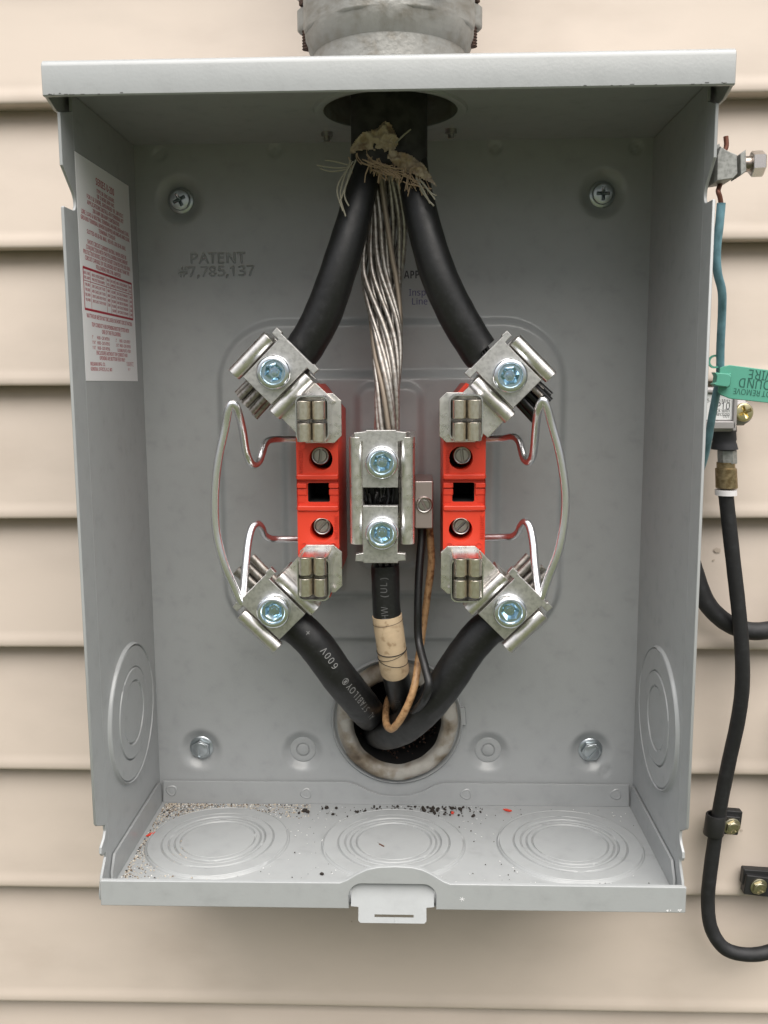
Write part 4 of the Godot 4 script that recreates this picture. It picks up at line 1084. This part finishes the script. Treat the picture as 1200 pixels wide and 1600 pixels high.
# ---------------------------------------------------------------- conduit fittings
func make_bottom_conduit():
	var c = V(1.8, 51.2, 0)
	var t = thing("conduit_bushing", "dirty round conduit bushing in the lower back of the box", "conduit bushing", c)
	var b = mb(Transform3D(Basis.IDENTITY, c))
	var wob = func(a): return 1.0 + 0.006 * sin(3 * a + 1) + 0.006 * sin(7 * a) + 0.005 * sin(13 * a + 2)
	b.lathe([Vector2(25.6, 2.8), Vector2(26.2, 4.9), Vector2(26.8, 6.2), Vector2(28.2, 7.0), Vector2(32.2, 6.6), Vector2(34.4, 5.4), Vector2(35.4, 3.0), Vector2(35.6, -1.5)], 72, wob)
	part("bushing_ring", b, M.dirty_bushing, t)
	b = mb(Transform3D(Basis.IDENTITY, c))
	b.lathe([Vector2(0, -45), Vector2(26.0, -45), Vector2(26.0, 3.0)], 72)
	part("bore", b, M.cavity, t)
	b = mb(Transform3D(Basis.IDENTITY, c))
	b.lathe([Vector2(38.8, -1.2), Vector2(38.6, 1.0), Vector2(37.9, 1.7), Vector2(37.0, 1.2), Vector2(36.6, -1.2)], 72)
	b.rbox(V(38.6, 3.0, 0.6), V(3.2, 11, 2.6), 0.6, Basis(Vector3.BACK, 0.08))
	part("locknut", b, M.enclosure_paint, t)
	# dirt clinging in the bore and round the cables
	b = mb()
	for i in 150:
		var a = rng.randf_range(PI + 0.2, TAU - 0.2); var r = rng.randf_range(12, 25.5)
		b.rbox(c + V(cos(a) * r, sin(a) * r, -5 - rng.randf_range(0, 12)), Vector3(rng.randf_range(0.5, 1.4), rng.randf_range(0.5, 1.2), rng.randf_range(0.5, 1.2)), 0.15, Basis(Vector3(0.3, 0.5, 0.8).normalized(), rng.randf() * 6))
	var d_ = part("dirt", b, M.rust, t); d_.set_meta("kind", "stuff")

func make_hub():
	var c = V(0.8, 410.1, 52)
	var t = thing("conduit_hub", "grey cast conduit hub with rusty bolts on top of the box", "conduit hub", V(c.x, 384, 57))
	var up = Transform3D(Basis(Vector3.RIGHT, Vector3.FORWARD, Vector3.UP), V(c.x, 0, 57))
	var b = mb(up)
	b.lathe([Vector2(33, 376), Vector2(33.2, 383.6), Vector2(36.4, 383.6), Vector2(36.2, 400), Vector2(36.4, 408)], 64)
	b.lathe([Vector2(31.8, 430), Vector2(31.8, 376)], 48)
	part("neck", b, M.cast_metal, t)
	# faceted casting with two bolted ears each side
	b = mb(up)
	var o = []
	for k in 8:
		var a = TAU * (k + 0.5) / 8
		for e in [-0.10, 0.0, 0.10]: o.append(Vector2(cos(a + e), sin(a + e)) * 41.0 * (1.0 if e == 0 else 1.003))
	b.extr(o, 407.0, 441.0, 1.6)
	b.lathe([Vector2(36.0, 398.5), Vector2(37.0, 399.5), Vector2(39.6, 405.5), Vector2(39.9, 408.5)], 64)
	b.rbox(V(21, -38.6, 424), V(11, 3.0, 17), 0.8, Basis(Vector3.BACK, 0.42))
	part("flange", b, M.cast_metal, t)
	for s in [-1.0, 1.0]:
		b = mb(up)
		var ear = [Vector2(30 * s, -9.5), Vector2(38 * s, -8.5)]
		for q in arc2(38.0, 0, 5.6, -60, 60, 8): ear.append(Vector2(q.x * s, q.y))
		ear.append_array([Vector2(38 * s, 8.5), Vector2(30 * s, 9.5)])
		b.extr(ear, 411.0, 422.0, 1.3)
		part("ear", b, M.cast_metal, t)
		b = mb(up)
		b.extr(ear, 425.2, 437.0, 1.3)
		part("ear", b, M.cast_metal, t)
	b = mb(up)
	b.lathe([Vector2(30.5, 438), Vector2(30.5, 620)], 48)
	part("riser_pipe", b, M.cast_metal, t)
	for s in [-1.0, 1.0]:
		b = mb(Transform3D(Basis(Vector3.RIGHT, Vector3.FORWARD, Vector3.UP), V(c.x + s * 38.4, 0, 60)))
		var hx_ = []
		for k in 6: hx_.append(Vector2(3.9 * cos(PI / 3 * k), 3.9 * sin(PI / 3 * k)))
		b.extr(hx_, 422.2, 425.0, 0.4)
		var prof = []
		for k in 14: prof.append(Vector2(2.8 if k % 2 == 0 else 2.3, 403.0 + k * 0.65))
		b.lathe([Vector2(0, 402.6)] + prof, 14)
		b.lathe([Vector2(2.6, 423), Vector2(2.6, 430)], 14)
		part("rusty_bolt", b, M.rust, t)

# ---------------------------------------------------------------- things right of the box
func make_right_side():
	# ground clamp on the edge of the box
	var t = thing("ground_clamp", "galvanized ground clamp with a hex bolt on the right edge of the box", "clamp", V(152.3, 341.1, 92))
	var b = mb()
	b.extr([Vector2(143.6, 333.1), Vector2(143.4, 343.8), Vector2(144.6, 347.5), Vector2(147.5, 345.6), Vector2(151.7, 343.9), Vector2(152.3, 335.9), Vector2(150.5, 334)], 84, 99, 0.4)
	b.extr([Vector2(143.8, 348.8), Vector2(145.6, 349.9), Vector2(146.7, 344), Vector2(144.5, 343.5)], 88, 94, 0.4)
	part("jaw_body", b, M.galvanized, t)
	b = mb()
	b.extr([Vector2(153.3, 344.3), Vector2(155.7, 346.2), Vector2(156.4, 337.2), Vector2(154, 335.4)], 85, 98, 0.4)
	part("pressure_plate", b, M.galvanized, t)
	var ax = V(1, 0.02, 0.05)
	b = mb(turned(V(155.9, 341.3, 92), ax))
	var pr = []
	for k in 16: pr.append(Vector2(3.4 if k % 2 == 0 else 2.9, k * 0.28))
	b.lathe(pr, 18)
	var hx_ = []
	for k in 6: hx_.append(Vector2(5.6 * cos(PI / 3 * k + 0.5), 5.6 * sin(PI / 3 * k + 0.5)))
	b.extr(hx_, 4.0, 9.6, 0.6)
	part("hex_bolt", b, M.bright_steel, t)
	# ground wire: bare copper through the clamp, then faded insulation down behind the box edge
	var cu = spline([V(149.4, 353.7, 90), V(149.8, 349.7, 90), V(148.8, 346.4, 90), V(148.3, 340.5, 90), V(147.7, 333.4, 90), V(145.8, 329.9, 94), V(146.7, 327.2, 94), V(147.8, 323.6, 93)], 6)
	t = thing("ground_wire", "faded teal ground wire with a bare copper end hanging from the clamp", "wire", cu[0])
	b = mb(); b.tube(cu, 1.07, 12)
	part("copper_core", b, M.copper, t)
	var tl = spline([V(147.7, 324.9, 93), V(147.6, 316.1, 92), V(147.5, 305.3, 90), V(148.9, 295.8, 88), V(152.2, 287.6, 85), V(154.3, 278, 80), V(156.2, 263.6, 74), V(158.5, 248.8, 68), V(158, 242.1, 66), V(158.2, 230.8, 60), V(159.1, 217.1, 52), V(160.1, 205.4, 42), V(160.2, 191.9, 28)], 8)
	b = mb(); b.tube(tl, 1.90, 16, true, 0.01, 1.0)
	part("insulation", b, M.teal_insulation, t)
	# green tag held on the wire
	t = thing("ground_tag", "green plastic tag fastened on the teal wire, its printing upside down", "tag", V(164.2, 245.7, 74))
	b = mb()
	b.extr([Vector2(156.8, 253.3), Vector2(158.8, 254.1), Vector2(161.5, 254.6), Vector2(179.5, 252.2), Vector2(198.2, 250), Vector2(197.8, 235.3), Vector2(180.3, 236.7), Vector2(162.2, 238.8), Vector2(157.9, 240.6), Vector2(156.6, 242.1)], 71.2, 72.6, 0.3)
	part("plate", b, M.tag_green, t)
	b = mb()
	var ta = [Vector2(152.9, 251.2), Vector2(159.5, 250.5), Vector2(160.8, 249.3), Vector2(160.7, 245.7), Vector2(159.5, 244.2), Vector2(153.8, 244.9), Vector2(152.6, 245.8), Vector2(153.7, 246.7), Vector2(153.9, 249.4)]
	b.extr(ta, 72.0, 77.5, 0.5)
	b.rbox(V(160.5, 247.5, 74), V(1.4, 6.5, 4), 0.4, Basis(Vector3.BACK, -0.08))
	part("slide", b, M.tag_green, t)
	b = mb(Transform3D(Basis.IDENTITY, V(154.9, 256.3, 70)))
	b.lathe([Vector2(3.2, 0), Vector2(3.2, 1.4), Vector2(2.3, 1.4), Vector2(2.3, 0), Vector2(3.2, 0)], 28)
	part("eyelet", b, M.tag_green, t)
	b = mb()
	var tb = Basis(Vector3.BACK, PI - 0.10)
	b.letters("WIRE", 4.4, Transform3D(tb, V(170.4, 250.3, 72.7)), 0.05, 0.9, 1)
	b.letters("GROUND", 4.4, Transform3D(tb, V(166.1, 246.4, 72.7)), 0.05, 0.9, 1)
	b.letters("DO NOT REMOVE", 2.7, Transform3D(tb, V(163.6, 242.4, 72.7)), 0.05, 0.9, 1)
	part("tag_print", b, M.tag_ink, t)
	# coax grounding block
	t = thing("coax_ground_block", "small grey coax block with a white printed label behind the teal wire", "grounding block", V(182.6, 231.4, -4))
	b = mb()
	var zf = 26.0
	var c = V(171.8, 232.3, 26)
	var sx = 17.80; var sy = 23.28
	b.rbox(V(c.x, c.y, 12.5), V(sx, sy, 27), 1.2)
	b.rbox(V(171.4, 242, 26) + V(0, 0, 1.2), V(sx - 2, 2.0, 2.4), 0.6)
	b.rbox(V(172.2, 224.2, 26) + V(0, 0, 1.2), V(sx - 0.5, 4.4, 2.4), 0.8)
	b.rbox(V(180.1, 232.2, 26) + V(0, 0, 1.2), V(2.0, sy - 1, 2.4), 0.6)
	b.rbox(V(190.1, 230, 8) + V(-2, 0, -6), V(10, 14, 12), 1.0)
	b.xf = turned(V(189.8, 230, 8) + V(0, 0, 0.4), Vector3.BACK)
	b.lathe([Vector2(6.4, -6), Vector2(6.4, 1.0), Vector2(5.8, 1.6), Vector2(3, 1.6)], 28)
	part("body", b, M.block_grey, t)
	b = mb()
	b.rbox(V(170.4, 233.6, 26.2), V(17.46, 13.35, 0.3), 0.05)
	var lb = part("white_label", b, M.label_white, t)
	b = mb()
	var rows = [["5-2000 MHz", 627, 1.9], ["GP10", 634.5, 3.6], ["Block with", 641.5, 1.9], ["Protection", 647, 1.9], ["OUT", 651, 1.4]]
	for r in rows:
		var p = 177.7
		b.letters(r[0], r[2], Transform3D(Basis(Vector3.BACK, -0.03), V(p, c.y + (640.0 - r[1]) * 0.34, 26.45)), 0.0, 0.85, 1)
	part("label_print", b, M.label_ink, lb)
	b = mb(turned(V(190.1, 230.3, 8) + V(0, 0, 3.0), V(0.1, 0.05, 1), 0.3))
	b.socket(5.0, 2.2, cross_hole(0.9, 3.6, 0.1), 0.8, 0.4, 2.4)
	part("brass_screw", b, M.brass_plate, t)
	# coax cable: boot, hex connector, white ring, jacket down to the loop
	var down = [V(180.5, 187.3, 18), V(182, 176.8, 18), V(186.3, 148.6, 18), V(190.2, 123.5, 18), V(193, 101.8, 18), V(194.7, 79.4, 17), V(194.3, 57.8, 14), V(191.8, 31.5, 10), V(189.2, 7.4, 8), V(186.9, -16.7, 7), V(184.9, -40.6, 7), V(184.5, -56.7, 7), V(186.4, -71.7, 9), V(193.3, -82.5, 11), V(204.2, -86.1, 12), V(217.2, -85.1, 12), V(228.4, -79.5, 11), V(233.7, -67.6, 8), V(233.6, -44, 7), V(230.8, 7.3, 7), V(227.7, 64.9, 7)]
	var cp = spline(down, 10)
	t = thing("coax_cable", "black coax cable with a brass connector, dropping from the block and looping up", "cable", cp[0])
	b = mb(); b.tube(cp, 4.00, 20, true, 0.012, 2.0)
	part("jacket", b, M.coax_jacket, t)
	var dnx = (V(180.4, 188, 18) - V(178.2, 215, 18)).normalized()
	b = mb(turned(V(177.9, 221.1, 18), dnx))
	b.lathe([Vector2(6.6, -2), Vector2(6.6, 0.6), Vector2(6.3, 1), Vector2(6.4, 5), Vector2(6.0, 6), Vector2(6.5, 7.5), Vector2(7.0, 10.2), Vector2(6.4, 10.4), Vector2(3, 10.4)], 32)
	part("rubber_boot", b, M.boot, t)
	b = mb(turned(V(180.1, 210.5, 18), dnx))
	hx_ = []
	for k in 6: hx_.append(Vector2(5.0 * cos(PI / 3 * k + 0.25), 5.0 * sin(PI / 3 * k + 0.25)))
	b.extr(hx_, 0.0, 7.4, 0.4)
	part("hex_nut", b, M.galvanized, t)
	b = mb(turned(V(179.7, 203.9, 18), dnx))
	b.lathe([Vector2(4.8, 0), Vector2(4.8, 3.0), Vector2(5.6, 3.4), Vector2(5.75, 13.8), Vector2(5.2, 14.2), Vector2(4, 14.2)], 32)
	part("brass_sleeve", b, M.old_brass, t)
	b = mb(turned(V(180.4, 189, 18), dnx))
	b.lathe([Vector2(3, 0.0), Vector2(5.7, 0.0), Vector2(5.7, 3.0), Vector2(3, 3.0)], 32)
	part("white_ring", b, M.white_ring, t)
	# second, thicker cable coming from behind the box
	cp = spline([V(160.5, 178, 0), V(165, 156.4, 2), V(168.7, 142.6, 6), V(175.1, 125.4, 8), V(183.8, 115.4, 9), V(194.3, 109.5, 9), V(206.8, 108.1, 9), V(221.2, 112.3, 8), V(232.4, 128, 6), V(236.2, 156.8, 4)], 10)
	b = mb(); b.tube(cp, 5.04, 20, true, 0.012, 4.0)
	single("service_drop_cable", b, M.coax_jacket, "thicker black cable curving out from behind the box, behind the coax", "cable", cp[0])
	# cable clips with screws
	make_clip(V(186.5, -8, 7), V(196.9, -10, 6), "black cable clip fastening the coax beside the lower box corner", false)
	make_clip(V(233.7, -46, 7), V(214.2, -47.3, 6), "black cable clip at the picture's right edge below the other clip", true)

func make_clip(at: Vector3, screw: Vector3, label: String, flip: bool):
	var t = thing("cable_clip", label, "cable clip", V(screw.x, screw.y, -4), "screwed black cable clips")
	var b = mb()
	var s = -1.0 if flip else 1.0
	if not flip:
		# strap round the cable
		var dirn = (V(184.9, -40.6, 7) - V(189.5, 6.9, 7)).normalized()
		b.xf = turned(at, dirn)
		b.lathe([Vector2(4.6, -6.2), Vector2(5.6, -6.2), Vector2(5.8, -5.6), Vector2(5.8, 5.6), Vector2(5.6, 6.2), Vector2(4.6, 6.2)], 28)
		b.xf = Transform3D.IDENTITY
		b.rbox(V((at.x + screw.x) / 2 + 2.0, screw.y + 0.4, 2.4), V(abs(screw.x - at.x) + 5, 11.4, 5.4), 0.6, Basis(Vector3.BACK, -0.08))
		b.rbox(V(screw.x + 0.4, screw.y + 2.4, -0.6), V(13, 11, 5), 0.6, Basis(Vector3.BACK, -0.08))
	else:
		b.rbox(V(screw.x + 4, screw.y - 0.4, 2.4), V(24, 12.2, 6.4), 0.6, Basis(Vector3.BACK, -0.12))
		b.rbox(V(screw.x + 3, screw.y + 3.6, 0.4), V(23, 10, 5.4), 0.6, Basis(Vector3.BACK, -0.06))
	part("clip_body", b, M.clip_black, t)
	b = mb(turned(V(screw.x, screw.y, 5.6), Vector3(0.1, -0.1, 1), 0.4))
	b.lathe([Vector2(5.0, -1), Vector2(5.1, 0.2), Vector2(4.7, 0.5), Vector2(3.0, 0.5)], 28)
	var hx_ = []
	for k in 6: hx_.append(Vector2(4.3 * cos(PI / 3 * k), 4.3 * sin(PI / 3 * k)))
	b.extr(hx_, 0.3, 2.0, 0.4)
	b.socket(3.5, 2.4, cross_hole(0.75, 2.6, 0.5), 0.7, 0.3, 2.2)
	part("clip_screw", b, M.dull_brass, t)

# ---------------------------------------------------------------- debris on the pan
func make_debris():
	var m := BoxMesh.new(); m.size = Vector3.ONE * 0.001; m.material = M.grit
	var pts = []
	for i in 1900:
		# pale sand drifting along the rear left corner
		var p
		if rng.randf() < 0.55: p = V(-134 + 85 * pow(rng.randf(), 1.5), 0, 4 + 17 * pow(rng.randf(), 2.0))
		else: p = V(-136 + 26 * pow(rng.randf(), 1.7), 0, 4 + 84 * pow(rng.randf(), 1.1))
		var s = rng.randf_range(0.2, 0.66) * (1.5 if rng.randf() < 0.06 else 1.0)
		var k = rng.randf()
		var col = Color(0.5, 0.44, 0.36) if k < 0.45 else (Color(0.72, 0.7, 0.66) if k < 0.58 else (Color(0.16, 0.11, 0.07) if k < 0.86 else Color(0.03, 0.03, 0.03)))
		pts.append([p, s, col])
	for i in 420:
		var p = V(-104 + rng.randfn(0, 10), 1.0, 60 + rng.randfn(0, 9)); pts.append([p, rng.randf_range(0.2, 0.7), Color(0.45, 0.38, 0.3)])
	for i in 520:
		pts.append([V(rng.randf_range(-136, 136), 0.4, rng.randf_range(4, 102)), rng.randf_range(0.2, 0.55), Color(0.7, 0.7, 0.7) if rng.randf() < 0.6 else Color(0.05, 0.04, 0.035)])
	var mm := MultiMesh.new(); mm.transform_format = MultiMesh.TRANSFORM_3D; mm.use_colors = true; mm.mesh = m; mm.instance_count = pts.size()
	for i in pts.size():
		var q = pts[i]
		var bs = Basis(Vector3(rng.randf() - 0.5, rng.randf() - 0.5, rng.randf() - 0.5).normalized(), rng.randf() * TAU).scaled(Vector3(q[1], q[1] * 0.7, q[1] * rng.randf_range(0.6, 1.3)))
		mm.set_instance_transform(i, Transform3D(bs, (q[0] + V(0, q[1] * 0.3, 0)) * 0.001))
		mm.set_instance_color(i, q[2])
	var o := MultiMeshInstance3D.new(); o.name = "grit"; o.multimesh = mm; add_child(o, true)
	o.set_meta("label", "pale sandy grit scattered along the left of the bottom pan"); o.set_meta("category", "grit"); o.set_meta("kind", "stuff")
	var b = mb()
	for i in 190:
		var x = rng.randf_range(-45, 45) if rng.randf() < 0.35 else 22 + rng.randfn(0, 15)
		var p = V(x, 0.5, 5 + 14 * pow(rng.randf(), 1.5))
		var cs = 0.35 + 1.3 * pow(rng.randf(), 2.5)
		b.rbox(p, Vector3(cs * rng.randf_range(0.8, 1.6), cs, cs * rng.randf_range(0.7, 1.3)), cs * 0.25, Basis(Vector3(0.2, 0.9, 0.3).normalized(), rng.randf() * 6))
	for q in [[-116, 0.6, 55, 2.4], [-52, 0.6, 12, 3.2], [-50, 0.8, 14, 2.2], [-55, 0.5, 15, 1.6], [-35, 0.5, 82, 2.0], [-128, 0.6, 66, 2.0]]:
		b.rbox(V(q[0], q[1], q[2]), V(q[3], 1.3, q[3] * 0.8), 0.4, Basis(Vector3.UP, q[0]))
	var cr = single("dirt_crumbs", b, M.crumb, "black dirt crumbs along the back of the bottom pan", "dirt", V(0, 0, 10))
	cr.set_meta("kind", "stuff")
	var chips = [[V(-133, 0.8, 42.7), 3.8, "largest red plastic chip lying in the grit at the pan's left"], [V(-86.9, 1, 22.3), 2.2, "small red plastic chip on the left round knockout"], [V(66, 0.8, 9.9), 2.6, "red plastic chip at the back of the pan, right of the crumbs"], [V(34, 0.8, 13.8), 1.3, "tiny red plastic speck among the black crumbs"]]
	for q in chips:
		b = mb(Transform3D(Basis(Vector3.RIGHT, Vector3.FORWARD, Vector3.UP) * Basis(Vector3.BACK, q[1]), q[0]))
		b.extr([Vector2(-q[1], -0.6), Vector2(0.2 * q[1], -0.9), Vector2(q[1], 0.3), Vector2(0.3 * q[1], 0.9), Vector2(-0.6 * q[1], 0.7)], -0.3, 0.5, 0.1)
		single("plastic_chip", b, M.red_plastic, q[2], "plastic chip", q[0], "red chips on the bottom pan")
	var p = V(-6.4, 1.2, 52.9)
	b = mb(Transform3D(Basis(Vector3.UP, -0.9), p))
	b.rbox(V(0, 0, 0), V(7, 0.8, 1.2), 0.3); b.rbox(V(1.5, 0.5, 0.2), V(4, 0.7, 0.8), 0.2, Basis(Vector3.UP, 0.12))
	single("wood_splinter", b, M.wood, "brown wood splinter lying on the middle round knockout", "splinter", p)

# ---------------------------------------------------------------- house wall and ground
func make_wall():
	var t = thing("house_wall", "beige vinyl clapboard house wall behind the box", "wall", V(0, 94.6, -15))
	var zl = -3.2; var zr = -15.5; var step = 76.4
	var i = 0
	for k in range(-16, 20):
		var y0 = 16.8 + k * step + 0.6
		var x0 = -1700.0; var x1 = 1700.0
		var segs = [[x0, x1]]
		if k == 0: segs = [[x0, -34.0], [38.0, x1]]
		var prof = [Vector2(zr - 4.5, y0 + 0.6), Vector2(zl - 2.0, y0), Vector2(zl - 0.6, y0 + 0.15), Vector2(zl - 0.1, y0 + 0.8), Vector2(zl, y0 + 2.0), Vector2(zl - 0.1, y0 + 5), Vector2(zl - 0.9, y0 + 7), Vector2(zl - 1.3, y0 + 10.5), Vector2(lerp(zl - 1.3, zr, 0.5), y0 + 46.0), Vector2(zr + 0.6, y0 + step - 4.5), Vector2(zr - 2.6, y0 + step - 1.0), Vector2(zr - 5, y0 + step + 3.0)]
		var b = mb()
		for s in segs:
			var nn = []
			for j in prof.size() - 1:
				var d = (prof[j + 1] - prof[j]).normalized(); nn.append(Vector3(0, -d.x, d.y))
			var cuts = [s[0]]
			for q in range(int(ceil(s[0] / 60.0)), int(floor(s[1] / 60.0)) + 1):
				if q * 60.0 > s[0] + 1 and q * 60.0 < s[1] - 1 and abs(q * 60) < 500: cuts.append(q * 60.0)
			cuts.append(s[1])
			for j in prof.size() - 1:
				var na = nn[j] if j == 0 or nn[j - 1].dot(nn[j]) < 0.5 else (nn[j - 1] + nn[j]).normalized()
				var nb = nn[j] if j == prof.size() - 2 or nn[j + 1].dot(nn[j]) < 0.5 else (nn[j + 1] + nn[j]).normalized()
				for q in cuts.size() - 1:
					# long sheets wave a little
					var w0 = 0.35 * sin(cuts[q] * 0.013 + k * 1.7); var w1 = 0.35 * sin(cuts[q + 1] * 0.013 + k * 1.7)
					b.quad(V(cuts[q], prof[j].y + w0, prof[j].x), V(cuts[q + 1], prof[j].y + w1, prof[j].x), V(cuts[q + 1], prof[j + 1].y + w1, prof[j + 1].x), V(cuts[q], prof[j + 1].y + w0, prof[j + 1].x), na, na, nb, nb)
		part("siding_course", b, M.vinyl, t)
	var sp = mb()
	for q in 46:
		var far_ = q < 30
		var x = rng.randf_range(146, 205) if far_ else rng.randf_range(-220, 210)
		var y = rng.randf_range(20, 330) if far_ else rng.randf_range(-100, 440)
		var kk = floor((y - 17.4) / step); var f = (y - 17.4 - kk * step)
		if f < 14 or f > 66: continue
		var z = lerp(zl - 1.3, zr, 0.5 * (f - 10.5) / 35.5) if f < 46 else lerp(lerp(zl - 1.3, zr, 0.5), zr, (f - 46.0) / 33.4)
		var rr = rng.randf_range(0.5, 2.0)
		var tilt = atan2(12.3, 79.4)
		sp.xf = Transform3D(Basis(Vector3.RIGHT, -tilt) * Basis(Vector3.BACK, rng.randf() * 6), V(x, y, z + 0.45))
		sp.lathe([Vector2(rr, 0), Vector2(0, 0.02)], 14, func(a): return 1.0 + 0.2 * sin(2 * a + x) + 0.12 * sin(5 * a + y))
	part("water_spot", sp, M.spot, t).set_meta("kind", "stuff")
	var b2 = mb()
	b2.rbox(V(0, 130, -62), V(3400, 2740, 10), 1.0)
	part("sheathing", b2, M.weathered_jacket, t)

func make_ground():
	var g := MeshInstance3D.new(); g.name = "ground"
	var pm := PlaneMesh.new(); pm.size = Vector2(120, 120); pm.material = M.ground
	g.mesh = pm; g.position = Vector3(0, -1.25, 0); add_child(g)
	g.set_meta("kind", "structure"); g.set_meta("label", "lawn ground below the wall"); g.set_meta("category", "ground")

# ---------------------------------------------------------------- scene
func _ready():
	rng.seed = 20240611
	var cam := Camera3D.new(); cam.name = "camera"
	cam.position = V(12.47, 246.94, 520.31) * 0.001; cam.rotation = Vector3(-0.13816, 0.03373, -0.00597)
	cam.fov = 57.956; cam.near = 0.02; cam.far = 300.0; cam.current = true
	add_child(cam)
	var env := Environment.new()
	env.background_mode = Environment.BG_SKY
	# overcast sky: brightest overhead, a third of that at the horizon
	var im := Image.create(64, 128, false, Image.FORMAT_RGBF)
	for j in 128:
		var el = sin(PI / 2 - PI * (j + 0.5) / 128.0)
		var k = 0.10 + 0.9 * pow(el, 1.5) if el > 0 else 0.1
		for i in 64: im.set_pixel(i, j, Color(0.97 * k, 0.99 * k, 1.04 * k) if el > 0 else Color(0.18, 0.19, 0.15))
	var sm := PanoramaSkyMaterial.new()
	sm.panorama = ImageTexture.create_from_image(im); sm.energy_multiplier = 0.80
	var sky := Sky.new(); sky.sky_material = sm
	env.sky = sky
	env.tonemap_mode = Environment.TONE_MAPPER_LINEAR; env.tonemap_exposure = 3.5
	env.sdfgi_enabled = true; env.ssao_enabled = true; env.ssil_enabled = true
	var we := WorldEnvironment.new(); we.name = "world_environment"; we.environment = env; add_child(we)
	var sun := DirectionalLight3D.new(); sun.name = "sun"
	sun.light_energy = 0.40; sun.light_color = Color(1.0, 0.97, 0.93); sun.light_angular_distance = 65.0; sun.shadow_enabled = true
	sun.rotation_degrees = Vector3(-60, 16, 0)
	add_child(sun)
	make_materials()
	make_ground()
	make_wall()
	make_enclosure()
	make_hub()
	make_bottom_conduit()
	var bl = make_block(V(-35.8, 193.3, 65).x, 1.0, "red plastic terminal block left of the neutral lug", "left")
	var br = make_block(V(36.9, 193.1, 65).x, -1.0, "red plastic terminal block right of the small slotted lug", "right")
	make_lug(bl, V(-54.1, 252.4, 78), deg_to_rad(-45), false, 0.3, "upper left lug with bright cut strands")
	make_lug(br, V(57.1, 250.2, 78), deg_to_rad(225), true, 0.1, "upper right lug with blackened strands")
	make_lug(bl, V(-56.7, 136.8, 78), deg_to_rad(45), false, 0.5, "lower left lug with its strands pointing up")
	make_lug(br, V(58.5, 137, 78), deg_to_rad(135), true, 0.2, "lower right lug with its strands pointing up")
	make_jaw(bl, V(-35.7, 229.6, 92), 1.0, 1.0, "upper jaw")
	make_jaw(br, V(36.6, 229.7, 92), 1.0, -1.0, "upper jaw")
	make_jaw(bl, V(-36.3, 155.9, 92), -1.0, 1.0, "lower jaw")
	make_jaw(br, V(37.5, 155.3, 92), -1.0, -1.0, "lower jaw")
	make_neutral_lug()
	make_ground_lug()
	make_bare_neutral()
	make_cables()
	make_bails()
	make_service_jacket()
	make_right_side()
	make_debris()
